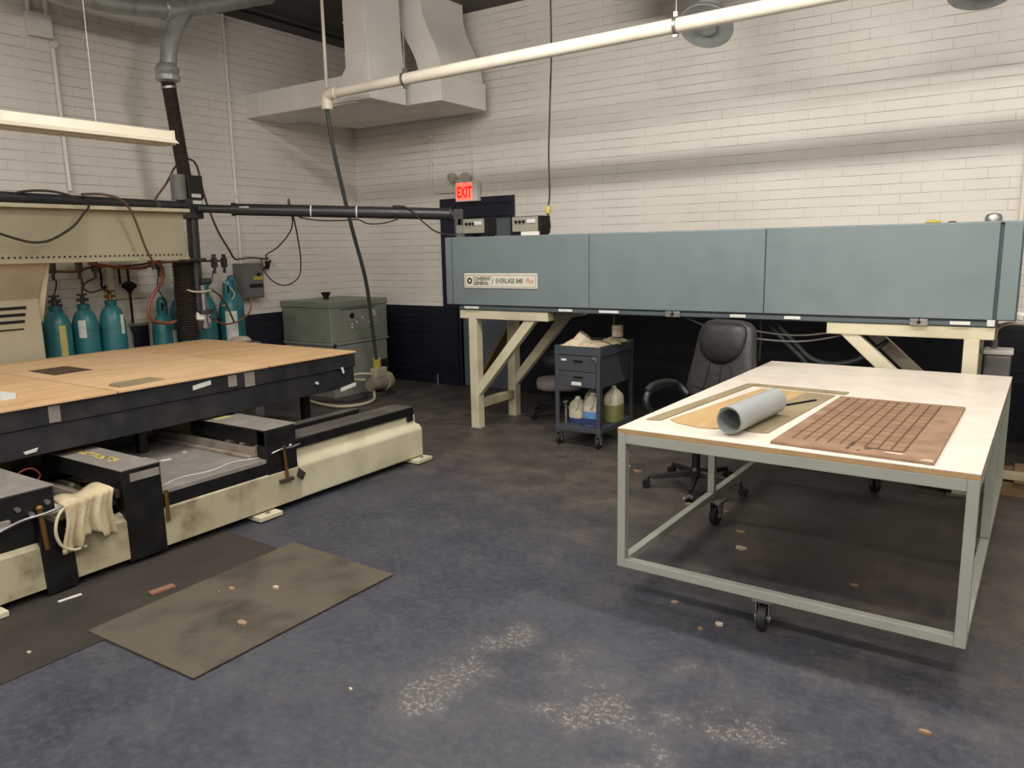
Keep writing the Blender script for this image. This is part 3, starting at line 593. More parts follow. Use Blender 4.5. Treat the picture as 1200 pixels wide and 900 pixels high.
mk('body', MB().lathe([(.02, -.06), (.03, -.04), (.07, -.01), (.07, .02), (.025, .05)], (-7.46, 4.34, 1.42)), 'darkgap', t, smooth=True)
for y, z in ((4.0, 1.50),):
    solo('strap_hook', MB().tube([(-7.475, 4.07, 1.62), (-7.475, 4.075, 1.5), (-7.475, 4.07, 1.44), (-7.475, 4.09, 1.40), (-7.475, 4.11, 1.44)], .012), 'darkgap', 'small black hook hanging above the third gas cylinder', 'hook', smooth='all')
G1 = 'open-valved teal gas cylinders beside the louvred column'; G2 = 'capped teal gas cylinders below the switch box'
def cyl_body(h=1.22, r=.113): return MB().lathe([(.0, .0), (r-.01, .0), (r, .015), (r, h-.09), (r*.93, h-.03), (r*.72, h+.035), (.046, h+.075), (.042, h+.10)], n=34)
def gas(x, y, h, kind, label, g, ly=None, lm='label'):
    t = thing('gas_cylinder', (x, y, 0), label, 'gas cylinder', g)
    mk('body', cyl_body(h), 'teal', t, local=True, smooth=30)
    if kind == 'valve':
        mk('collar', MB().lathe([(.05, h+.075), (.052, h+.12), (.03, h+.125)]), 'teald', t, local=True, smooth=True)
        v = mk('valve', MB().cyl((0, 0, h+.12), (0, 0, h+.20), .02).cyl((0, -.05, h+.16), (0, .05, h+.16), .014).cyl((0, 0, h+.20), (0, 0, h+.215), .045), 'brass' if y > 3.9 else 'blackdust', t, local=True, smooth=True)
    else:
        mk('cap', MB().lathe([(.05, h+.06), (.055, h+.09), (.052, h+.19), (.04, h+.235), (.015, h+.25)]), 'teal', t, local=True, smooth=True)
        mk('cap_slot', MB().obox((.045, -.028, h+.15), .006, .02, .08, rz=-.55), 'darkgap', t, local=True)
    if ly is not None:      # curved label patch facing the room
        z0, z1, a0, a1 = ly; mb = MB(); n = 10; rr = .1145
        R = [[(rr*math.cos(a), rr*math.sin(a), z0), (rr*math.cos(a), rr*math.sin(a), z1), ((rr-.003)*math.cos(a), (rr-.003)*math.sin(a), z1), ((rr-.003)*math.cos(a), (rr-.003)*math.sin(a), z0)] for a in [a0+(a1-a0)*i/n for i in range(n+1)]]
        mk('paper_label', mb.rings([[Vector(p) for p in r] for r in R]), lm, t, local=True)
    mk('strap_line', MB().lathe([(.1125, 1.05), (.1142, 1.05), (.1142, 1.056), (.1125, 1.056)], cap=False, closed=True, n=34), 'teald', t, local=True)
    return t
gas(-7.20, 3.48, 1.17, 'valve', 'teal gas cylinder nearest the louvred column, with a yellow and black label strip', G1, (.70, 1.12, -.35, .15), 'labely')
gas(-7.20, 3.73, 1.17, 'valve', 'middle of the three open-valved teal gas cylinders, with a square white label', G1, (.99, 1.15, -1.0, -.45))
gas(-7.15, 3.96, 1.19, 'valve', 'right one of the three open-valved teal gas cylinders, beside the cream post', G1, (1.0, 1.18, .15, .5))
solo('gas_cylinder', MB().lathe([(.0, .0), (.108, .0), (.118, .015), (.118, 1.12), (.08, 1.22), (.04, 1.27)], (-7.42, 3.34, 0), n=30), 'teald', 'dark teal gas cylinder half hidden behind the louvred column', 'gas cylinder', smooth=30)
gas(-7.42, 3.60, 1.12, 'cap0' if False else 'valve', 'teal gas cylinder in the back row between the first two front ones', 'rear row gas cylinders')
gas(-7.22, 4.52, 1.06, 'cap', 'shorter capped teal gas cylinder just left of the black bellows', G2, (.72, .97, .2, 1.0))
gas(-7.365, 4.82, 1.20, 'cap', 'capped teal gas cylinder behind the black bellows', G2)
gas(-7.18, 4.98, 1.22, 'cap', 'capped teal gas cylinder just right of the black bellows, with a small white label', G2, (.98, 1.10, -.7, -.2))
gas(-7.10, 5.22, 1.20, 'cap', 'capped teal gas cylinder with a large green-topped white label', G2, (.80, 1.12, -1.05, .05))
gas(-7.30, 5.42, 1.24, 'cap', 'rightmost capped teal gas cylinder, in front of the switch box', G2)
solo('gas_bottle', MB().lathe([(.0, .0), (.05, .0), (.05, .95), (.03, 1.02), (.02, 1.05)], (-7.34, 4.20, 0), n=24), 'chill2', 'slim pale bottle between the third teal cylinder and the cream post', 'gas bottle', smooth=30)
hose('pigtail_hose', [(-7.13, 3.45, 1.55), (-7.16, 3.50, 1.50), (-7.20, 3.48, 1.37)], .007, 'cable', 'black pigtail hose to the first gas cylinder valve')
hose('pigtail_hose', [(-7.12, 3.68, 1.55), (-7.15, 3.72, 1.50), (-7.20, 3.73, 1.37)], .010, 'cableb', 'brown pigtail hose to the middle gas cylinder valve')
hose('pigtail_hose', [(-7.12, 3.82, 1.52), (-7.08, 3.72, 1.49), (-7.06, 3.68, 1.44), (-7.06, 3.74, 1.40), (-7.08, 3.86, 1.42), (-7.1, 3.93, 1.40), (-7.15, 3.95, 1.37)], .008, 'cable', 'curled dark pigtail hose to the third gas cylinder')
hose('pigtail_hose', [(-7.12, 4.45, 1.52), (-7.1, 4.42, 1.40), (-7.12, 4.5, 1.26), (-7.2, 4.50, 1.2)], .006, 'cable', 'thin hose down to the short capped cylinder')
hose('pigtail_hose', [(-7.13, 5.08, 1.55), (-7.1, 5.03, 1.45), (-7.15, 5.0, 1.38)], .006, 'cable', 'thin straight hose over the capped cylinders, left of a pair')
hose('pigtail_hose', [(-7.13, 5.20, 1.55), (-7.1, 5.17, 1.45), (-7.02, 5.24, 1.30), (-7.05, 5.16, 1.2), (-7.06, 5.1, 1.18)], .007, 'cablew', 'pale hose curling down beside the capped cylinder with the large label')
hose('red_gas_hose', [(-7.05, 4.30, 1.68), (-6.98, 4.353, 1.657), (-6.95, 4.391, 1.591), (-6.95, 4.369, 1.469), (-6.95, 4.277, 1.351), (-6.95, 4.212, 1.234), (-6.95, 4.216, 1.13), (-6.95, 4.29, 1.083), (-6.95, 4.423, 1.063), (-6.9, 4.5, 1.1)], .016, 'cabler', 'thick reddish hose curving down between the cylinders and the bellows')
hose('grey_hose', [(-7.0, 4.40, 1.55), (-6.92, 4.45, 1.48), (-6.75, 4.52, 1.38), (-6.70, 4.62, 1.36), (-6.68, 4.72, 1.37)], .010, 'cablew', 'pale hose running across to the cutting head')
hose('grey_hose', [(-6.68, 4.72, 1.38), (-6.72, 4.85, 1.30), (-6.8, 4.98, 1.18), (-6.88, 5.1, 1.02)], .010, 'cableb', 'brown hose trailing right from the cutting head over the capped cylinders')
hose('red_loop', [(-6.78, 4.72, 1.12), (-6.85, 4.95, 1.01), (-6.92, 5.2, 1.02), (-6.95, 5.36, 1.10), (-6.98, 5.42, 1.25)], .009, 'cabler', 'reddish hose looping in front of the capped cylinders')

# ------------------------------------------------------------------ chiller and pump
t = thing('chiller', (-7.1, 6.76, 0), 'grey-green chiller cabinet standing in the back left corner', 'chiller')
cx0, cx1, cy0, cy1 = -7.53, -6.70, 6.28, 7.24
mk('upper_case', MB().box(cx0, cx1, cy0, cy1, .66, 1.07), 'chill', t, bev=.01)
mk('top', MB().box(cx0-.01, cx1+.012, cy0-.012, cy1+.01, 1.07, 1.145), 'chill', t, bev=.008)
mk('lower_case', MB().box(cx0+.01, cx1-.012, cy0+.012, cy1-.01, .0, .63), 'chill2', t, bev=.006)
mk('ledge', MB().box(cx0-.005, cx1+.01, cy0-.01, cy1+.005, .63, .66), 'chill2', t, bev=.004)
k = mk('control_panel', MB().box(cx1-.0, cx1+.004, 6.50, 7.10, .80, 1.035), 'chill2', t, bev=.002)
mk('gauge', MB().cyl((cx1+.004, 6.62, .965), (cx1+.02, 6.62, .965), .032), 'darkgap', k)
mk('gauge', MB().cyl((cx1+.004, 6.99, .965), (cx1+.02, 6.99, .965), .036), 'lens', k)
for y, z in ((6.62, .86), (6.70, .88), (6.62, .82), (6.8, .93), (6.92, .86)): mk('button', MB().cyl((cx1+.004, y, z), (cx1+.012, y, z), .014), 'label', k)
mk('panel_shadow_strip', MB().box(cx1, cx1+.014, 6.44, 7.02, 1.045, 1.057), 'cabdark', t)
mk('latch', MB().box(cx1, cx1+.018, 6.30, 6.34, .61, .65), 'darkgap', t, bev=.002)
solo('filler_cap', MB().lathe([(.035, 0), (.035, .03), (.06, .07), (.055, .085)], (-7.22, 6.72, 1.145)), 'darkgap', 'small dark filler cap on top of the grey-green chiller', 'cap', smooth=True)
t = thing('water_pump', (-6.45, 6.76, 0), 'small grimy pump on the floor in front of the chiller', 'pump')
mk('base', MB().box(-6.56, -6.33, 6.6, 6.95, 0, .04), 'blackdust', t, bev=.004)
mk('motor', MB().cyl((-6.45, 6.62, .14), (-6.45, 6.86, .14), .085, n=26), 'dust', t, smooth=True)
mk('volute', MB().cyl((-6.45, 6.86, .15), (-6.45, 6.94, .15), .11, n=26), 'creamdirt', t, smooth=True)
mk('terminal_box', MB().box(-6.50, -6.40, 6.68, 6.88, .21, .33), 'creamdirt', t, bev=.01)
mk('side_panel', MB().box(-6.57, -6.55, 6.85, 7.05, .03, .40), 'darkgap', t, bev=.003)
mk('pipework', MB().tube([(-6.5, 6.6, .2), (-6.6, 6.5, .22), (-6.62, 6.42, .30), (-6.55, 6.38, .33)], .018).tube([(-6.4, 6.6, .28), (-6.5, 6.48, .29), (-6.6, 6.40, .25)], .014), 'cablew', t, smooth='all')
hose('floor_hose', [(-6.75, 5.95, .03), (-6.5, 5.9, .025), (-6.25, 5.92, .022), (-6.12, 6.1, .022), (-6.15, 6.35, .03), (-6.35, 6.58, .07)], .018, 'cablew', 'pale hose curving over the floor from the machine to the pump')
hose('floor_cable', [(-6.9, 6.0, .02), (-6.6, 6.12, .015), (-6.4, 6.25, .015), (-6.38, 6.5, .02)], .012, 'cable', 'dark cable on the floor behind the machine base')

# ------------------------------------------------------------------ laser cutting machine
t = thing('cutting_machine', (-5.2, 2.9, 0), 'large black and cream laser cutting machine with a wide bed on a long low base', 'cutting machine')
BX0, BX1, BY0, BY1 = -6.66, -4.64, .6, 4.60
mk('bed', MB().box(BX0, BX1, BY0, BY1, .765, .884), 'bedside', t, bev=.004)
mk('bed_lower_frame', MB().box(BX0+.02, BX1-.012, BY0, BY1-.01, .60, .76), 'bedside', t, bev=.004)
mk('bed_edge_strip', MB().box(BX1, BX1+.004, BY0, BY1, .872, .884), 'blackdust', t)
for a, b, z0, z1 in ((2.135, 2.20, .775, .878), (3.35, 3.42, .79, .882), (3.49, 3.575, .768, .884)):
    mk('tape_strip', MB().box(BX1, BX1+.003, a, b, z0, z1), 'steeldust', t)
mk('tape_strip', MB().prism([(3.07, .845), (3.21, .862), (3.21, .832), (3.07, .814)], 'x', BX1, BX1+.003), 'label', t)
mk('tape_strip', MB().prism([(4.43, .608), (4.60, .63), (4.60, .60), (4.43, .578)], 'x', BX1-.012, BX1-.006), 'label', t)
mk('side_screw', MB().cyl((BX1-.01, 4.17, .69), (BX1+.006, 4.17, .69), .011), 'label', t)
mk('side_tab', MB().obox((BX1+.004, 4.45, .755), .006, .02, .05, rx=.3), 'label', t)
mk('paper_scrap', MB().prism([(1.98, .635), (2.06, .645), (2.05, .625), (1.99, .62)], 'x', BX1-.012, BX1-.006), 'label', t)
for x, y in ((-4.95, 4.3), (-6.3, 4.3), (-4.95, 2.85), (-6.3, 2.85), (-4.95, 1.4), (-6.3, 1.4)):
    mk('bed_post', MB().box(x-.03, x+.03, y-.03, y+.03, .30, .60), 'black', t, bev=.004)
mk('under_motor', MB().cyl((-4.95, 3.20, .56), (-4.95, 3.34, .56), .035).box(-5.0, -4.9, 3.34, 3.40, .52, .60), 'zinc', t, smooth=True)
# cream base
FX = -4.05
prof = [(FX, .045), (FX, .275), (FX-.03, .305), (FX-.075, .315), (FX-.075, .385), (FX-.32, .385), (FX-.32, .045)]
mk('base_front_rail', MB().prism(prof, 'y', .5, 4.74), 'cream', t, bev=.012)
mk('grime_panel', MB().prism([(FX+.004, .05), (FX+.004, .272), (FX-.028, .303), (FX-.03, .05)], 'y', .6, 3.44), 'creamdirt', t, bev=.002)
mk('base_rear_rail', MB().box(-6.42, -6.15, .5, 4.74, .045, .34), 'creamdirt', t, bev=.01)
mk('base_middle_rail', MB().box(-5.12, -4.95, .5, 4.40, .045, .30), 'creamdirt', t, bev=.01)
for y in (.9, 2.0, 3.25, 4.35): mk('cross_member', MB().box(-6.15, FX-.32, y-.06, y+.06, .06, .27), 'creamdirt', t, bev=.008)
for y in (1.45, 3.12, 4.68):
    f = mk('foot_plate', MB().box(FX-.14, FX+.07, y-.09, y+.09, .008, .038), 'cream', t, bev=.004)
    mk('levelling_screw', MB().cyl((FX+.03, y+.0, 0), (FX+.03, y, .05), .014), 'zinc', f)
mk('rail_end_block', MB().box(FX-.10, FX-.06, 4.63, 4.70, .335, .45), 'navy', t, bev=.003)
mk('outer_rail', MB().box(FX-.27, FX-.055, 3.42, 4.70, .385, .452), 'black', t, bev=.004)
k = mk('outer_rail_top', MB().box(FX-.268, FX-.058, 3.425, 4.695, .452, .456), 'raildust', t)
mk('inner_rail', MB().box(FX-.50, FX-.42, 3.42, 4.45, .375, .445), 'black', t, bev=.004)
mk('inner_rail_top', MB().box(FX-.499, FX-.422, 3.42, 4.445, .445, .449), 'raildust', t)
mk('inner_deck', MB().box(-5.4, FX-.32, 3.42, 4.35, .30, .315), 'dust', t, bev=.003)
mk('slide_shaft', MB().cyl((-4.85, 3.42, .345), (-4.85, 4.3, .345), .022).cyl((-4.68, 3.42, .345), (-4.68, 4.3, .345), .022), 'zinc', t, smooth=True)
# right-hand cover box and front bar
def marks(parent, x0, x1, yc, z, seed):
    rr = random.Random(seed); mb = MB(); x = x0
    while x < x1:
        w = rr.uniform(.03, .045)
        for k in range(3): mb.obox((x+rr.uniform(0, w*.5), yc+rr.uniform(-.022, .022), z+.0006), w*rr.uniform(.4, .9), rr.uniform(.014, .024), .001, rz=rr.choice((0, PI/2, .4, -.5))*.9)
        x += w*1.25
    return mk('worn_yellow_lettering', mb, 'yellowpaint', parent)
k = mk('cover_box', MB().box(-4.86, FX-.01, 3.17, 3.42, .47, .578), 'black', t, bev=.005)
mk('cover_top', MB().box(-4.87, FX, 3.165, 3.43, .578, .583), 'steeldust', k, bev=.001)
mk('warning_patch', MB().box(-4.83, -4.62, 3.22, 3.34, .583, .5845), 'labely', k)
mk('cover_front', MB().box(FX-.09, FX, 3.17, 3.42, .245, .57), 'black', t, bev=.004)
mk('front_bar', MB().box(FX-.06, FX-.005, 2.41, 3.20, .25, .372), 'black', t, bev=.004)
mk('tray', MB().box(-5.3, FX-.06, 2.42, 3.17, .375, .390).box(FX-.06, FX-.002, 2.42, 3.165, .36, .386), 'steeldust', t, bev=.002)
mk('tray_side', MB().box(-5.3, FX-.095, 3.145, 3.17, .39, .455).box(-5.3, FX-.1, 3.10, 3.145, .39, .41), 'dust', t, bev=.003)
k = mk('tray_scraps', MB().obox((-4.62, 2.80, .393), .09, .03, .004, rz=1.3).obox((-4.7, 3.0, .393), .02, .02, .006), 'label', t)
mk('loose_sheet_edge', MB().tube([(FX-.05, 2.42, .385), (FX-.10, 2.6, .397), (FX-.08, 2.8, .393), (FX-.12, 3.0, .395), (FX-.07, 3.16, .39)], .003, n=5), 'label', t)
mk('lever_rod', MB().cyl((FX+.015, 3.30, .42), (FX+.015, 3.315, .225), .011), 'brass', t, smooth=True)
mk('rod_bracket', MB().box(FX, FX+.03, 3.25, 3.36, .205, .225).cyl((FX+.015, 3.30, .42), (FX+.015, 3.30, .45), .016), 'bellows', t, bev=.002)
mk('air_fitting', MB().tube([(FX+.01, 3.20, .42), (FX+.02, 3.28, .435), (FX+.02, 3.36, .43), (FX+.01, 3.44, .435)], .006).cyl((FX+.01, 3.35, .43), (FX+.03, 3.35, .45), .012), 'zinc', t, smooth='all')
mk('hook_tab', MB().prism([(3.42, .265), (3.47, .22), (3.44, .18), (3.40, .22)], 'x', FX, FX+.02), 'bellows', t)
mk('rust_rod', MB().cyl((FX+.005, 2.445, .38), (FX+.005, 2.44, .20), .012), 'brass', t, smooth=True)
# middle tower with its arm
mk('tower', MB().box(FX-.10, FX+.005, 2.195, 2.425, .03, .555), 'black', t, bev=.005)
mk('tower_cap', MB().box(FX-.15, FX+.008, 2.19, 2.43, .555, .562), 'steeldust', t, bev=.001)
mk('tower_label', MB().box(FX+.005, FX+.008, 2.24, 2.415, .485, .53), 'steeldust', t)
k = mk('arm_cover', MB().box(-4.95, FX-.10, 2.20, 2.42, .45, .552), 'black', t, bev=.004)
mk('arm_top', MB().box(-4.95, FX-.14, 2.195, 2.425, .552, .557), 'steeldust', k, bev=.001)
marks(k, -4.80, -4.30, 2.31, .557, 4)
mk('arm_bracket', MB().box(FX-.14, FX-.06, 2.12, 2.19, .30, .46).box(FX-.13, FX-.03, 2.17, 2.20, .40, .45), 'blackdust', t, bev=.004)
mk('angle_rail', MB().prism([(2.02, .40), (2.02, .46), (2.03, .46), (2.03, .41), (2.10, .41), (2.10, .40)], 'x', -4.85, FX-.16), 'steeldust', t)
mk('inner_plate', MB().box(-4.9, FX-.12, 1.86, 2.20, .36, .372), 'dust', t, bev=.003)
mk('rusty_clamp', MB().box(-4.5, -4.42, 1.90, 1.98, .44, .50).box(FX-.22, FX-.12, 2.10, 2.16, .39, .43), 'bellows', t, bev=.005)
mk('wire_loop', MB().tube([(-4.62, 1.90, .47), (-4.62, 1.93, .53), (-4.62, 2.0, .54), (-4.62, 2.04, .49), (-4.62, 2.0, .45)], .005, n=6), 'red', t, smooth='all')
# left cover box, post and cylinder
k = mk('cover_box', MB().box(-4.72, FX, .8, 1.84, .435, .575), 'black', t, bev=.005)
mk('cover_top', MB().box(-4.73, FX+.003, .8, 1.845, .575, .58), 'steeldust', k, bev=.001)
marks(k, -4.66, -4.48, 1.62, .58, 9)
mk('lower_housing', MB().box(FX-.25, FX-.02, .8, 1.76, .27, .44), 'black', t, bev=.02)
mk('side_tray', MB().box(FX-.02, FX+.02, .8, 1.62, .435, .46).box(FX-.02, FX+.03, .8, 1.60, .43, .437), 'steeldust', t, bev=.002)
mk('front_post', MB().prism([(1.75, .01), (1.91, .02), (1.90, .30), (1.76, .44), (1.74, .30)], 'x', FX-.20, FX+.012), 'black', t, bev=.004)
mk('brass_rod', MB().cyl((FX+.02, 1.755, .47), (FX+.02, 1.77, .26), .013).sphere((FX+.02, 1.755, .48), .018), 'brass', t, smooth=True)
mk('bolt', MB().cyl((FX, 1.66, .50), (FX+.02, 1.66, .50), .012).cyl((FX, 1.80, .50), (FX+.02, 1.80, .50), .012).cyl((FX, 1.72, .46), (FX+.02, 1.72, .46), .012), 'zinc', t, smooth=True)
mk('cross_rod', MB().tube([(FX+.03, 1.52, .41), (FX+.03, 1.66, .445), (FX+.03, 1.78, .45), (FX+.03, 1.90, .47)], .008), 'zinc', t, smooth='all')
mk('air_hose', MB().tube([(FX+.03, 1.90, .47), (FX+.05, 1.83, .43), (FX+.06, 1.80, .35), (FX+.06, 1.82, .27), (FX+.055, 1.88, .225), (FX+.04, 1.95, .22)], .008), 'cablew', t, smooth='all')
mk('cavity_shade_block', MB().box(FX-.3, FX-.06, 1.84, 2.2, .05, .36), 'black', t)  # solid black block stands in for the shade of an open cavity

# cream rag
nx, ny = 26, 16; R = []
for j in range(ny+1):
    v = j/ny; row = []
    for i in range(nx+1):
        u = i/nx; y = 1.865+.265*u-.03*v+.0*u; fold = .012*math.sin(u*19)+.008*math.sin(u*37+1)
        if v < .25: x = FX-.12+v/.25*.16; z = .468+.02*u*0+.012*math.sin(u*9)-.0*v+.02*u
        else:
            w = (v-.25)/.75; x = FX+.045+fold*(.5+w); L = (.25 if u < .38 else .19 if u < .7 else .235)
            z = .468+.02*u*(1-w)-L*w
            y += .012*math.sin(w*5+u*3)
        row.append((x, y, z))
    R.append(row)
mb = MB(); mb.add([p for r in R for p in r], [(j*(nx+1)+i, j*(nx+1)+i+1, (j+1)*(nx+1)+i+1, (j+1)*(nx+1)+i) for j in range(ny) for i in range(nx)])
solo('rag', mb, 'cloth', 'cream rag draped over the front of the black and cream machine by the tower', 'rag', smooth='all', solid=.006)

# sheets lying on the bed
def sheet(name, q, z, th, mat, label, cat, g=None, bev=.0015): return solo(name, MB().hexa(q, z, z+th), mat, label, cat, g, bev=bev)
gs = 'tan fibreboard sheets covering the machine bed'
sheet('fibreboard_sheet', [(-6.68, 2.56), (-4.615, 2.545), (-4.625, 3.70), (-6.68, 3.72)], .8845, .015, 'board', 'tan fibreboard sheet on the machine bed, the one with the charred rectangle', 'fibreboard sheet', gs)
sheet('fibreboard_sheet', [(-6.67, 3.732), (-4.625, 3.712), (-4.63, 4.605), (-6.69, 4.61)], .8845, .014, 'boardb', 'tan fibreboard sheet covering the far right end of the machine bed', 'fibreboard sheet', gs)
sheet('fibreboard_sheet', [(-6.68, 1.3), (-4.62, 1.3), (-4.61, 2.533), (-6.68, 2.548)], .8845, .014, 'boardb', 'tan fibreboard sheet at the left of the machine bed, cut by the picture edge', 'fibreboard sheet', gs)
sheet('charred_rectangle', [(-6.05, 2.68), (-5.65, 2.67), (-5.665, 2.955), (-6.055, 2.955)], .8985, .003, 'burnt', 'dark charred rectangular piece lying on the tan fibreboard bed', 'burnt panel')
sheet('board_offcut', [(-4.90, 2.66), (-4.85, 2.615), (-4.72, 2.62), (-4.70, 2.66), (-4.745, 2.935), (-4.90, 2.925)], .8985, .010, 'cardg', 'small grey-brown offcut near the front edge of the machine bed', 'board offcut')
sheet('board_offcut', [(-5.26, 1.9), (-4.92, 1.9), (-4.93, 2.10), (-5.09, 2.175), (-5.25, 2.155)], .8985, .010, 'label', 'pale offcut on the machine bed at the left edge of the picture', 'board offcut')
solo('coiled_rag', MB().lathe([(.0, 0), (.10, 0), (.115, .03), (.08, .06), (.03, .07)], (-6.80, 5.10, .78), n=20), 'bag', 'rolled pale bundle just behind the far edge of the machine bed', 'bundle', smooth='all')
D.objects['coiled_rag'].location.z = .80
t = thing('utility_box', (-6.84, 5.1, 0), 'low grey box standing on the floor behind the machine bed', 'box')
mk('case', MB().box(-6.98, -6.70, 4.90, 5.26, 0, .78), 'greybox', t, bev=.006)
mk('lid', MB().box(-6.99, -6.69, 4.89, 5.27, .78, .80), 'greybox', t, bev=.004)

# ------------------------------------------------------------------ tool cart
t = thing('tool_cart', (-3.14, 6.07, 0), 'slate grey wheeled tool cart with two drawers under the cabinet', 'tool cart')
cx0, cx1, cy0, cy1 = -3.365, -2.92, 5.74, 6.40
for x, sx in ((cx0, 1), (cx1, -1)):
    for y, sy in ((cy0, 1), (cy1, -1)):
        mk('leg', MB().box(*sorted((x, x+sx*.04)), *sorted((y, y+sy*.005)), .11, .88).box(*sorted((x, x+sx*.005)), *sorted((y, y+sy*.04)), .11, .88), 'cart', t, bev=.0015)
        w = mk('caster', MB().cyl((x+sx*.03-.014, y+sy*.03, .045), (x+sx*.03+.014, y+sy*.03, .045), .045, n=24), 'rubber', t, smooth=True)
        mk('caster_fork', MB().prism([(y+sy*.03-.015, .04), (y+sy*.03+.02, .04), (y+sy*.03+.02, .11), (y+sy*.03-.03, .11)], 'x', x+sx*.03-.022, x+sx*.03-.017).prism([(y+sy*.03-.015, .04), (y+sy*.03+.02, .04), (y+sy*.03+.02, .11), (y+sy*.03-.03, .11)], 'x', x+sx*.03+.017, x+sx*.03+.022).cyl((x+sx*.03-.024, y+sy*.03, .045), (x+sx*.03+.024, y+sy*.03, .045), .012), 'zinc', w)
mk('top_tray', MB().box(cx0+.005, cx1-.005, cy0+.005, cy1-.005, .862, .868).box(cx0-.003, cx1+.003, cy0-.003, cy0+.006, .808, .884).box(cx0-.003, cx1+.003, cy1-.006, cy1+.003, .80, .884).box(cx0-.003, cx0+.004, cy0, cy1, .80, .884).box(cx1-.004, cx1+.003, cy0, cy1, .80, .884), 'cart', t, bev=.002)
mk('drawer_case', MB().box(cx0+.015, cx1-.012, cy0+.02, cy1-.03, .525, .808), 'cart', t, bev=.003)
for z0, z1 in ((.668, .802), (.530, .662)):
    k = mk('drawer', MB().box(cx0+.038, cx1-.045, cy0+.002, cy0+.02, z0, z1), 'cart', t, bev=.003)
    mk('drawer_pull', MB().box(-3.175, -3.095, cy0-.002, cy0+.003, (z0+z1)/2+.012, (z0+z1)/2+.03).box(-3.18, -3.085, cy0-.012, cy0-.002, (z0+z1)/2+.026, (z0+z1)/2+.03), 'black', k)
mk('drawer_label', MB().box(-3.30, -3.25, cy0-.0, cy0+.003, .755, .772), 'label', t); mk('drawer_label', MB().box(-3.20, -3.105, cy0-.0, cy0+.003, .545, .575), 'label', t)
mk('padlock', MB().cyl((-2.975, cy0-.005, .79), (-2.975, cy0-.02, .79), .014).box(-2.965, -2.950, cy0-.016, cy0-.004, .755, .79), 'zinc', t, bev=.002)
mk('lower_shelf', MB().box(cx0+.004, cx1-.004, cy0+.004, cy1-.004, .165, .171).box(cx0-.003, cx1+.003, cy0-.003, cy0+.005, .135, .175).box(cx0-.003, cx1+.003, cy1-.005, cy1+.003, .135, .175).box(cx0-.003, cx0+.004, cy0, cy1, .135, .175).box(cx1-.004, cx1+.003, cy0, cy1, .135, .175), 'cart', t, bev=.0015)

def jug(x, y, w, h, dpt, label, liq=None, lm=None, body='jug'):
    t = thing('plastic_jug', (x, y, .171), label, 'jug', 'plastic jugs on the cart bottom shelf')
    def ring(hw, hd, z, n=20):
        P = []
        for i in range(n):
            a = 2*PI*i/n; c, s = math.cos(a), math.sin(a); P.append(Vector((hw*abs(c)**.6*(1 if c >= 0 else -1), hd*abs(s)**.6*(1 if s >= 0 else -1), z)))
        return P
    R = [ring(w*.46, dpt*.46, 0), ring(w*.5, dpt*.5, .012), ring(w*.5, dpt*.5, h*.62), ring(w*.44, dpt*.44, h*.75), ring(w*.26, dpt*.26, h*.86), ring(.022, .022, h*.92), ring(.02, .02, h*.95)]
    mk('body', MB().rings(R), body, t, local=True, smooth=50)
    mk('cap', MB().cyl((0, 0, h*.95), (0, 0, h), .022), 'white', t, local=True, smooth=True)
    mk('handle', MB().tube([(w*.10, -dpt*.18, h*.86), (w*.22, -dpt*.42, h*.80), (w*.2, -dpt*.52, h*.66), (w*.12, -dpt*.5, h*.56)], .011), body, t, local=True, smooth='all')
    if liq: mk('liquid', MB().rings([ring(w*.505, dpt*.505, .004), ring(w*.507, dpt*.507, .02), ring(w*.507, dpt*.507, h*liq)]), lm, t, local=True, smooth=50)
    return t
jug(-3.235, 5.92, .15, .24, .13, 'cream empty-looking jug at the left of the cart bottom shelf', .22, 'blued')
b = jug(-3.075, 5.90, .155, .29, .14, 'blue jug with a dark blue bottom band on the cart bottom shelf', .45, 'bluel', body='jug')
mk('label_band', MB().box(-.078, .078, -.0725, -.068, .01, .07), 'blued', b, local=True)
jug(-3.0, 6.16, .15, .32, .20, 'larger jug half full of olive fluid, at the right rear of the cart shelf', .48, 'olive')
jug(-3.18, 6.12, .15, .31, .16, 'milky jug standing behind the blue jug on the cart shelf')
solo('spray_nozzle', MB().cyl((-3.32, 5.85, .171), (-3.32, 5.85, .30), .012).cyl((-3.32, 5.85, .30), (-3.32, 5.85, .36), .006).box(-3.335, -3.305, 5.82, 5.87, .36, .375), 'zinc', 'thin metal spray bottle at the left of the cart shelf', 'bottle', smooth=True)

def crumple(cx, cy, z0, rx, ry, hf, seed, n=22):
    mb = MB(); R = []
    for j in range(n+1):
        for i in range(n+1):
            u, v = i/n*2-1, j/n*2-1; r = max(abs(u), abs(v)); k = 1-.25*noise.noise((u*2+seed, v*2, seed))
            e = max(0, 1-r**3); R.append((cx+u*rx*k, cy+v*ry*k, z0+.004+e*hf(u, v)*(.8+.5*abs(noise.noise((u*4, v*4, seed))))))
    return mb.add(R, [(j*(n+1)+i, j*(n+1)+i+1, (j+1)*(n+1)+i+1, (j+1)*(n+1)+i) for j in range(n) for i in range(n)])
solo('crumpled_bag', crumple(-3.17, 5.98, .868, .19, .17, lambda u, v: .035+.11*max(0, 1-abs(u+.35)*2.2)*max(0, 1-abs(v)*.9), 3), 'bag', 'crumpled pale paper bag heaped on the cart top', 'bag', smooth='all', solid=.004)
solo('crumpled_cloth', crumple(-3.02, 6.20, .868, .10, .12, lambda u, v: .05, 8), 'cloth', 'small heap of cloth on the cart under the white cup', 'cloth', smooth='all', solid=.004)
t = thing('paper_roll', (-2.985, 6.20, .93), 'small off-white roll standing on the cloth on the cart top', 'roll')
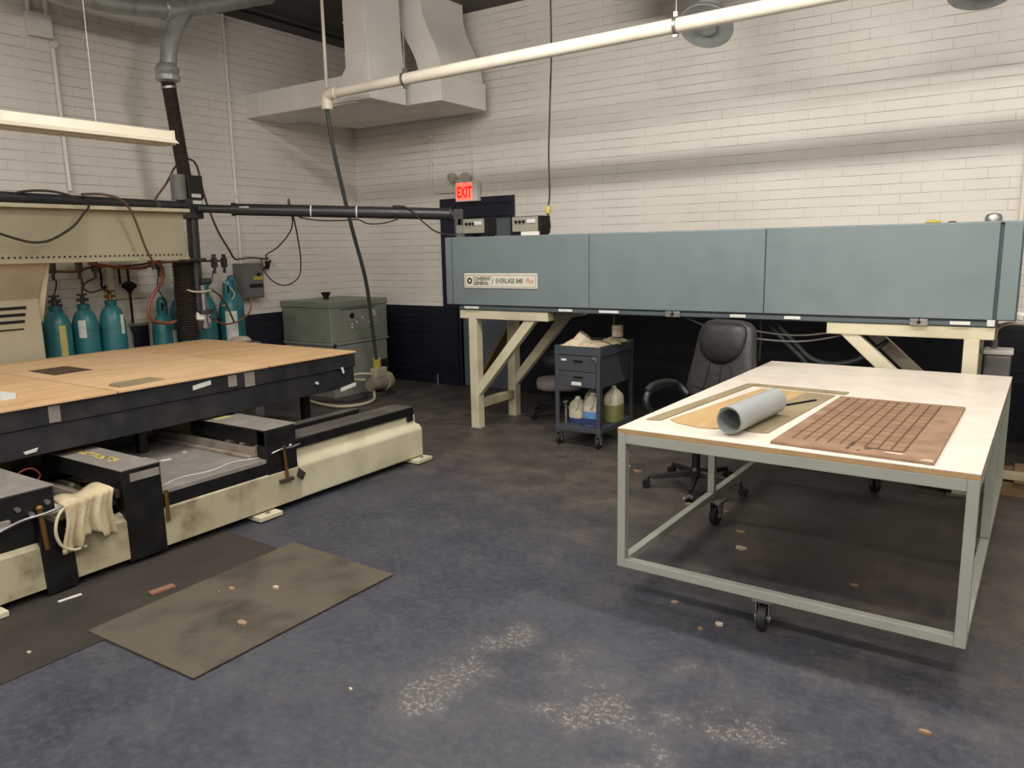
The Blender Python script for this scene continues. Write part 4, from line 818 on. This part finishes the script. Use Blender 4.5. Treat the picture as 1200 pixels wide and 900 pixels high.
mk('roll', MB().lathe([(.015, 0), (.05, 0), (.05, .10), (.015, .10)], (-2.985, 6.20, .93), cap=False, closed=True), 'bag', t, smooth=40)
mk('core', MB().lathe([(.012, .001), (.015, .001), (.015, .099), (.012, .099)], (-2.985, 6.20, .93), cap=False, closed=True), 'burnt', t, smooth=40)
solo('hanging_wire', MB().cyl((-3.02, 6.2, 1.155), (-3.02, 6.2, 1.03), .003, n=6), 'cablew', 'thin pale wire hanging from the cabinet above the cart', 'wire')

# ------------------------------------------------------------------ chairs
def star_base(t, r, hub_h, n=5, a0=0.0):
    mk('hub', MB().lathe([(.035, .07), (.045, .075), (.045, .13), (.03, .15)], (0, 0, 0)), 'plastic', t, local=True, smooth=True)
    mk('gas_lift', MB().cyl((0, 0, .14), (0, 0, .30), .030).cyl((0, 0, .30), (0, 0, hub_h), .018), 'plastic', t, local=True, smooth=True)
    for i in range(n):
        a = a0+2*PI*i/n; c, s = math.cos(a), math.sin(a); e = Vector((c*r, s*r, .075))
        mb = MB(); R = []
        for u in (0, .35, .7, 1):
            w = .028-.010*u; h = .022-.008*u; z = .105-.025*u; q = Vector((c, s, 0))*(r*(.08+.92*u)); n_ = Vector((-s, c, 0))
            R.append([q+n_*w+Vector((0, 0, z-h)), q+n_*w*.7+Vector((0, 0, z+h)), q-n_*w*.7+Vector((0, 0, z+h)), q-n_*w+Vector((0, 0, z-h))])
        k = mk('base_arm', mb.rings(R), 'plastic', t, local=True, bev=.004)
        p = Vector((c*r, s*r, 0)); nn = Vector((-s, c, 0)); f = Vector((c, s, 0))*.018
        mk('caster', MB().cyl(p+f+nn*.008+Vector((0, 0, .028)), p+f+nn*.026+Vector((0, 0, .028)), .028).cyl(p+f-nn*.008+Vector((0, 0, .028)), p+f-nn*.026+Vector((0, 0, .028)), .028).cyl(p+Vector((0, 0, .03)), p+Vector((0, 0, .08)), .010).cyl(p+f-nn*.008+Vector((0, 0, .034)), p+f+nn*.008+Vector((0, 0, .034)), .027), 'plastic', k, local=True, smooth=True)
def slab(rows, n=28, e=.55):        # rows of (z, y centre, half width, half depth)
    R = []
    for z, yc, w, d in rows:
        r = []
        for i in range(n):
            a = 2*PI*i/n; c, s = math.cos(a), math.sin(a)
            r.append(Vector((w*math.copysign(abs(c)**e, c), yc+d*math.copysign(abs(s)**e, s), z)))
        R.append(r)
    return MB().rings(R)
t = thing('office_chair', (-1.86, 5.16, 0), 'black leather high-backed office chair beside the white work table', 'office chair', rz=-.28)
star_base(t, .335, .42, a0=.21)
mk('seat', MB().rings([[Vector((w*math.copysign(abs(math.cos(a))**.5, math.cos(a)), -.02+d*math.copysign(abs(math.sin(a))**.5, math.sin(a)), z)) for a in [2*PI*i/32 for i in range(32)]] for z, w, d in ((.41, .20, .20), (.425, .25, .25), (.46, .265, .265), (.50, .262, .26), (.525, .235, .235), (.53, .15, .15))]), 'leather', t, local=True, smooth='all')
mk('tilt_mechanism', MB().box(-.09, .09, -.12, .12, .36, .412), 'plastic', t, local=True, bev=.008)
mk('tilt_lever', MB().cyl((-.08, -.05, .38), (-.30, -.06, .385), .007), 'plastic', t, local=True)
rows = [(.44, .24, .17, .03), (.46, .24, .20, .045), (.54, .255, .265, .055), (.66, .27, .285, .058), (.78, .29, .275, .058), (.90, .31, .25, .062), (1.0, .33, .238, .068), (1.08, .345, .228, .066), (1.13, .355, .21, .055), (1.165, .36, .17, .036), (1.178, .362, .11, .018)]
bk = mk('backrest', slab(rows), 'leather', t, local=True, smooth='all')
hp = [(.87, .25, .05, .012), (.90, .25, .11, .026), (.95, .258, .165, .042), (1.02, .274, .192, .05), (1.09, .290, .195, .046), (1.14, .304, .175, .034), (1.165, .312, .13, .014)]
mk('headrest_pad', slab(hp, e=.8), 'leatherd', bk, local=True, smooth='all')
for x in (-.085, .02, .115):
    mk('seam', MB().tube([(x*1.5, .213, .54), (x*1.3, .214, .66), (x*1.05, .226, .78), (x*.8, .25, .90)], .004, n=6), 'leatherd', bk, local=True, smooth='all')
mk('lumbar_crease', MB().tube([(-.20, .222, .69), (-.1, .208, .685), (0, .206, .69), (.1, .208, .685), (.2, .222, .69)], .005, n=6), 'leatherd', bk, local=True, smooth='all')
for s in (-1, 1):
    k = mk('armrest', MB().tube([(s*.22, .19, .62), (s*.285, .16, .685), (s*.30, .04, .705), (s*.30, -.10, .70), (s*.295, -.19, .665), (s*.28, -.215, .60), (s*.25, -.17, .50), (s*.21, -.10, .43)], .026, n=12), 'plastic', t, local=True, smooth='all')
    mk('arm_pad', MB().tube([(s*.292, .13, .708), (s*.30, .02, .728), (s*.30, -.12, .722), (s*.296, -.19, .692)], .027, n=12), 'leatherd', k, local=True, smooth='all')
t = thing('task_stool', (-3.90, 6.75, 0), 'low dark task chair with a grey pad, behind the tool cart', 'office chair', rz=.5)
star_base(t, .29, .30, a0=1.2)
mk('seat', MB().rings([[Vector((w*math.copysign(abs(math.cos(a))**.6, math.cos(a)), w*math.copysign(abs(math.sin(a))**.6, math.sin(a)), z)) for a in [2*PI*i/28 for i in range(28)]] for z, w in ((.29, .18), (.31, .23), (.35, .24), (.385, .235), (.40, .18))]), 'fabric', t, local=True, smooth='all')
mk('backrest', slab([(.44, .20, .12, .02), (.47, .20, .18, .035), (.54, .205, .20, .04), (.62, .21, .18, .035), (.65, .215, .10, .015)]), 'leatherd', t, local=True, smooth='all')
mk('back_bar', MB().tube([(0, .05, .31), (0, .22, .30), (0, .25, .40), (0, .24, .50)], .018), 'zinc', t, local=True, smooth='all')

# ------------------------------------------------------------------ work table
TR = -.025
t = thing('work_table', (-.795, 4.51, 0), 'large white-topped rolling work table with a grey-green steel frame', 'work table', rz=TR)
hx, hy, q = .752, 1.245, .042
mk('tabletop', MB().box(-hx, hx, -hy, hy, .834, .856), 'ply', t, local=True, bev=.0015)
mk('white_surface', MB().box(-hx, hx, -hy, hy, .856, .860), 'melam', t, local=True, bev=.001)
for x in (-1, 1):
    for y in (-1, 1):
        mk('leg', MB().box(*sorted((x*hx, x*(hx-q))), *sorted((y*hy, y*(hy-q))), .155, .834), 'tableframe', t, local=True, bev=.003)
    mk('leg', MB().box(*sorted((x*hx, x*(hx-q))), -.02, .02, .2, .79), 'tableframe', t, local=True, bev=.003)
    mk('side_rail', MB().box(*sorted((x*hx, x*(hx-q))), -hy+q, hy-q, .155, .197), 'tableframe', t, local=True, bev=.003)
    mk('side_rail', MB().box(*sorted((x*hx, x*(hx-q))), -hy+q, hy-q, .789, .834), 'tableframe', t, local=True, bev=.003)
    mk('end_rail', MB().box(-hx+q, hx-q, *sorted((x*hy, x*(hy-q))), .155, .197), 'tableframe', t, local=True, bev=.003)
    mk('end_rail', MB().box(-hx+q, hx-q, *sorted((x*hy, x*(hy-q))), .785, .834), 'tableframe', t, local=True, bev=.003)
def tcaster(x, y, a):
    c, s = math.cos(a), math.sin(a); f = lambda u, v, z: Vector((x+c*u-s*v, y+s*u+c*v, z))
    w = mk('caster', MB().cyl(f(-.018, -.02, .058), f(.018, -.02, .058), .058, n=28), 'rubber', t, local=True, smooth=True)
    mb = MB()
    for u in (-.030, .026):
        mb.add([f(u, -.04, .045), f(u, -.0, .045), f(u, .035, .14), f(u, -.045, .14), f(u+.004, -.04, .045), f(u+.004, 0, .045), f(u+.004, .035, .14), f(u+.004, -.045, .14)],
               [(3, 2, 1, 0), (4, 5, 6, 7), (0, 1, 5, 4), (1, 2, 6, 5), (2, 3, 7, 6), (3, 0, 4, 7)])
    mb.cyl(f(-.034, -.02, .058), f(.034, -.02, .058), .013)
    mb.add([f(-.045, -.05, .140), f(.045, -.05, .140), f(.045, .05, .140), f(-.045, .05, .140), f(-.045, -.05, .155), f(.045, -.05, .155), f(.045, .05, .155), f(-.045, .05, .155)], [(3, 2, 1, 0), (4, 5, 6, 7), (0, 1, 5, 4), (1, 2, 6, 5), (2, 3, 7, 6), (3, 0, 4, 7)])
    mk('caster_fork', mb, 'zinc', w, local=True)
tcaster(-.04, -hy+.06, .1); tcaster(.0, hy-.07, .6); tcaster(-hx+.06, .0, -.1); tcaster(hx-.06, .05, .3)

Z = .8605
sheet('trim_strip', [(-1.525, 3.50), (-1.455, 3.515), (-1.325, 4.74), (-1.385, 4.72)], Z, .006, 'cardg', 'long narrow grey-tan strip at the left edge of the work table', 'board strip')
sheet('trim_strip', [(-1.33, 4.67), (-1.32, 4.74), (-.79, 4.70), (-.80, 4.62)], Z, .006, 'cardg', 'narrow grey-tan strip lying crosswise behind the rolled film on the work table', 'board strip')
q_ = [(-1.42, 3.555), (-1.36, 3.50), (-1.24, 3.46), (-1.17, 3.465), (-1.12, 3.52), (-1.0, 4.60), (-1.26, 4.60)]
sheet('tan_card', q_, Z, .005, 'card', 'orange-tan card sheet with rounded corners under the rolled film', 'card sheet')
sheet('grey_board', [(-1.10, 3.55), (-1.0, 3.49), (-.925, 3.50), (-.84, 4.58), (-1.02, 4.60)], Z, .004, 'cardg', 'grey-tan board lying between the rolled film and the scored brown board', 'board')
b = solo('black_rod', MB().beam((-1.02, 4.12, Z+.009), (-.90, 4.36, Z+.009), .012, .008), 'darkgap', 'thin black rod lying on the grey-tan board right of the roll', 'rod')
t = thing('rolled_film', (-1.04, 3.70, Z+.005), 'rolled grey-white translucent film lying across the cards on the work table', 'roll')
a0, ax = Vector((-1.065, 3.37, Z+.005+.066)), Vector((.055, .55, 0)); mb = MB(); N = 64
def sp(k): th = k/N*2*PI*2.4; return th, .055+.0105*k/N
R = []
for k in range(N+1):
    th, r = sp(k); u = Vector((ax.y, -ax.x, 0)).normalized(); o = u*math.cos(th)*r+Vector((0, 0, 1))*math.sin(th)*r
    o2 = u*math.cos(th)*(r-.0018)+Vector((0, 0, 1))*math.sin(th)*(r-.0018); s0 = .0+.01*math.sin(k*.2)
    R.append([a0+o+ax*s0, a0+o+ax*(1+s0*.5), a0+o2+ax*(1+s0*.5), a0+o2+ax*s0])
mk('film', mb.rings(R), 'paper', t, smooth=50)
t = thing('scored_board', (-.53, 3.91, Z), 'brown board scored all over with a grid of laser-cut lines, on the work table', 'scored board', rz=-.045)
mk('board', MB().hexa([(-.31, -.60), (.325, -.61), (.305, .61), (-.30, .60)], 0, .012), 'cut', t, local=True, bev=.0015)
mk('cut_slot', MB().box(-.012, .002, -.565, -.42, .0122, .0128).box(-.0, .0, 0, 0, 0, 0) if False else MB().box(-.012, .002, -.565, -.42, .0122, .0130), 'burnt', t, local=True)
mk('cut_slot', MB().box(.06, .20, -.512, -.500, .0122, .0130).box(.055, .08, -.535, -.500, .0122, .0130), 'burnt', t, local=True)
mk('chipped_corner', MB().hexa([(.27, -.60), (.32, -.605), (.315, -.57), (.285, -.575)], .0115, .0128), 'bag', t, local=True)
mk('bare_patch', MB().hexa([(.13, -.548), (.20, -.552), (.205, -.527), (.14, -.53)], .0122, .0128), 'bag', t, local=True)
mk('small_notch', MB().box(.035, .045, -.575, -.55, .0122, .0130), 'burnt', t, local=True)

# ------------------------------------------------------------------ mats, scraps
sheet('floor_mat', [(-3.50, 1.66), (-2.71, 1.675), (-2.70, 2.87), (-3.53, 2.91)], .005, .006, 'mat1', 'worn grey-brown floor mat lying skewed on top of the darker mat', 'floor mat')
sheet('floor_mat', [(-4.35, .9), (-3.36, .9), (-3.36, 2.80), (-4.35, 2.84)], .0, .005, 'mat2', 'dark floor mat partly under the machine and the upper mat', 'floor mat')
solo('wood_offcut', MB().obox((-3.60, 2.10, .013), .045, .125, .014, rz=-.12), 'wood', 'reddish wooden offcut lying on the dark mat in front of the machine', 'offcut', bev=.002)
pts = [(-2.503, 5.40, .05, 0, 'near the office chair, farthest of them'), (-2.38, 5.30, .06, 1, 'left of the office chair, the broad one'), (-2.20, 5.15, .03, 0, 'by the left caster of the office chair'), (-1.825, 4.87, .045, 0, 'just in front of the office chair base'), (-1.75, 4.76, .05, 1, 'in front of the office chair, lower of a close pair'), (-1.31, 4.44, .06, 0, 'under the work table near its left caster'), (-1.23, 4.185, .06, 1, 'on bare floor under the middle of the work table'), (-1.30, 3.35, .045, 0, 'pale, just outside the table frame at its front left'), (-1.10, 3.16, .03, 0, 'tiny, in front of the table rail'), (-1.04, 3.24, .035, 1, 'tiny curled, left of the front caster'), (-1.50, 4.75, .05, 0, 'dark tan, behind the left table caster'), (-.60, 4.0, .04, 0, 'faint, under the right half of the table'), (-2.11, 1.968, .02, 0, 'white speck on open floor in the foreground'), (-.166, 2.841, .03, 1, 'straw-like, in front of the right table leg'), (-3.30, 2.30, .045, 0, 'pale, on the upper mat near its left side'), (-3.10, 2.42, .03, 1, 'near the middle of the upper mat'), (-3.32, 2.24, .018, 0, 'tiny, beside a bigger one on the upper mat'), (-2.92, 2.08, .05, 1, 'thin sliver in the middle of the upper mat'), (-3.53, 1.42, .02, 0, 'tiny, on the dark mat at lower left')]
for i, (x, y, s, kd, where) in enumerate(pts):
    rr = random.Random(i); n = rr.choice((5, 6, 7)); P = []
    for k in range(n):
        a = 2*PI*k/n+rr.uniform(-.3, .3); r = s*rr.uniform(.3, .62); P.append((x+r*math.cos(a)*(1.3 if kd else 1), y+r*math.sin(a)*.7))
    z = .011 if (-3.5 < x < -2.7 and 1.66 < y < 2.9) else (.005 if x < -3.5 else 0)
    o = solo('floor_scrap', MB().hexa(P, z, z+.006+.006*kd), 'chip' if i % 3 else 'bag', 'small scrap on the floor, '+where, 'scrap', 'small scraps scattered on the floor')
solo('white_paper_strip', MB().obox((-3.93, 1.80, .008), .02, .11, .004, rz=-.1), 'label', 'thin white strip on the dark mat at the foot of the machine', 'strip')

# ------------------------------------------------------------------ things under and behind the cabinet
hose('sagging_cable', [(-1.66, 6.2, 1.158), (-1.643, 6.15, 1.10), (-1.54, 6.1, 1.0), (-1.441, 6.1, .907), (-1.38, 6.1, .85), (-1.30, 6.12, .74)], .020, 'pipeb' if False else 'hoseg', 'thick grey hose sagging steeply under the cabinet, left one', 'hose')
hose('sagging_cable', [(-1.62, 6.15, 1.158), (-1.55, 6.1, 1.08), (-1.43, 6.1, .96), (-1.311, 6.1, .85), (-1.16, 6.1, .815), (-1.0, 6.1, .85), (-.92, 6.12, .90), (-.80, 6.2, 1.0)], .018, 'hoseg', 'thick grey hose hanging in a wide curve under the cabinet behind the table', 'hose')
hose('sagging_cable', [(-2.1, 5.95, 1.158), (-1.9, 5.95, 1.12), (-1.7, 5.95, 1.06), (-1.41, 5.95, 1.037), (-1.17, 5.95, 1.067), (-1.02, 5.98, 1.12)], .007, 'greybox', 'thin grey cable strung under the cabinet, upper one', 'cable')
hose('sagging_cable', [(-2.3, 5.97, 1.158), (-2.1, 5.97, 1.08), (-1.9, 5.97, 1.04), (-1.7, 5.95, 1.0), (-1.41, 5.95, .99), (-1.20, 5.95, 1.02), (-1.02, 5.98, 1.07)], .007, 'greybox', 'thin grey cable strung under the cabinet, lower one', 'cable')
hose('dangling_wire', [(-1.70, 6.1, 1.158), (-1.695, 6.1, 1.0), (-1.70, 6.1, .8)], .010, 'hoseg', 'straight dark hose hanging beside the chair back', 'hose')
t = thing('grey_canister', (-.11, 6.35, 0), 'grey canister with a hose under the right end of the cabinet', 'canister')
mk('body', MB().box(-.19, -.03, 6.24, 6.40, .12, .93), 'greybox', t, bev=.02)
mk('lid', MB().box(-.20, -.02, 6.23, 6.41, .93, .965), 'white', t, bev=.01)
mk('spout', MB().cyl((-.14, 6.36, .965), (-.14, 6.36, 1.03), .022), 'greybox', t, smooth=True)
mk('hose', MB().tube([(-.14, 6.36, 1.02), (-.13, 6.34, 1.10), (-.07, 6.32, 1.14), (.05, 6.32, 1.14), (.2, 6.35, 1.10)], .014), 'cablew', t, smooth='all')
t = thing('black_machine', (.32, 6.5, 0), 'black machine housing with a red part at the right edge of the picture', 'machine')
mk('housing', MB().box(.10, .60, 6.52, 7.1, .35, 1.08), 'black', t, bev=.01)
mk('red_guard', MB().box(.11, .28, 6.49, 6.52, .82, .93), 'red', t, bev=.01)
mk('leg', MB().box(.12, .17, 6.55, 6.60, 0, .35).box(.53, .58, 6.55, 6.60, 0, .35).box(.12, .17, 7.0, 7.05, 0, .35), 'black', t)
t = thing('air_coupling', (.02, 5.95, 1.17), 'white bent pipe fitting at the right end of the cabinet', 'pipe fitting')
mk('pipe', MB().tube([(-.0, 5.95, 1.225), (.03, 5.95, 1.235), (.06, 5.95, 1.29), (.09, 5.96, 1.38)], .018), 'white', t, smooth='all')
mk('nut', MB().cyl((-.03, 5.95, 1.225), (.015, 5.95, 1.225), .03, n=6), 'white', t)
t = thing('timber_skid', (.02, 6.1, 0), 'old timber skid with a pale board on the floor behind the work table', 'skid')
mk('runner', MB().box(-.55, .75, 6.0, 6.08, 0, .10), 'oldwood', t, bev=.005)
mk('runner', MB().box(-.55, .75, 6.38, 6.46, 0, .10), 'oldwood', t, bev=.005)
for x in (-.5, -.2, .1, .4, .65): mk('slat', MB().box(x-.05, x+.05, 5.98, 6.48, .10, .12), 'oldwood', t, bev=.003)
mk('pale_board', MB().box(-.45, .8, 5.99, 6.07, .12, .165), 'creamdirt', t, bev=.003)
solo('leaning_plank', MB().beam((-5.32, 7.20, .06), (-4.80, 7.50, 1.12), .12, .03, up=(1, 0, 0)), 'oldwood', 'old plank leaning against the grey door behind the left stand', 'plank', bev=.003)
solo('cardboard_scrap', MB().hexa([(-1.45, 5.98), (-1.0, 6.0), (-.98, 6.25), (-1.3, 6.3), (-1.5, 6.15)], 0, .012), 'oldwood', 'torn brown cardboard on the floor under the cabinet behind the table', 'cardboard')
solo('wall_pipe_stub', MB().cyl((-6.0+.0, 7.64, .0), (-6.0, 7.64, .10), .012) if False else MB().cyl((-6.25, 7.66, 0), (-6.25, 7.66, .13), .012), 'greybox', 'tiny pipe stub at the foot of the navy back wall left of the door', 'pipe')

# ------------------------------------------------------------------ light from the workshop's strip lights
def lamp(x, y, z, lx, ly, w, col=(1, .945, .86), rot=(0, 0, 0)):
    l = D.lights.new('strip_lamp', 'AREA'); l.shape = 'RECTANGLE'; l.size = lx; l.size_y = ly; l.energy = w; l.color = col
    o = D.objects.new('strip_lamp', l); COL.objects.link(o); o.location = (x, y, z); o.rotation_euler = rot; return o
for y, e in ((4.0, 1.0), (1.0, .8), (-2.0, .8), (-5.0, .8)):       # bare-tube strips shine down, sideways and a little up
    for x in (-3.0, .0, 3.0):
        e = e*.66 if x > 1 else e
        lamp(x, y, 3.95, 2.4, .14, 62*e)
        lamp(x, y+.07, 3.97, 2.4, .08, 26*e, rot=(math.radians(78), 0, 0))
        lamp(x, y-.07, 3.97, 2.4, .08, 26*e, rot=(math.radians(-78), 0, 0))
        lamp(x, y, 4.02, 2.4, .14, 12*e, rot=(PI, 0, 0))
lamp(-6.3, .6, 3.95, .14, 2.4, 25)

w = D.worlds.new('World'); bpy.context.scene.world = w; w.use_nodes = True
w.node_tree.nodes['Background'].inputs[0].default_value = (.85, .9, 1, 1); w.node_tree.nodes['Background'].inputs[1].default_value = .12

# ------------------------------------------------------------------ camera
yaw, pit, rol = math.radians(-33.6316), math.radians(10.0119), math.radians(-1.1111)
cy, sy = math.cos(yaw), math.sin(yaw)
f = Vector((sy*math.cos(pit), cy*math.cos(pit), -math.sin(pit))); r = Vector((cy, -sy, 0)); u = r.cross(f)
r2 = r*math.cos(rol)+u*math.sin(rol); u2 = -r*math.sin(rol)+u*math.cos(rol)
cam = D.cameras.new('camera'); cam.lens = 27.0; cam.sensor_width = 36; cam.clip_end = 100
co = D.objects.new('camera', cam); COL.objects.link(co)
co.matrix_world = Matrix(((r2.x, u2.x, -f.x, 0), (r2.y, u2.y, -f.y, 0), (r2.z, u2.z, -f.z, 1.72), (0, 0, 0, 1)))
sc = bpy.context.scene; sc.camera = co
sc.view_settings.view_transform = 'Standard'; sc.view_settings.look = 'None'; sc.view_settings.gamma = 1
sc.view_settings.use_curve_mapping = False; sc.view_settings.exposure = .22
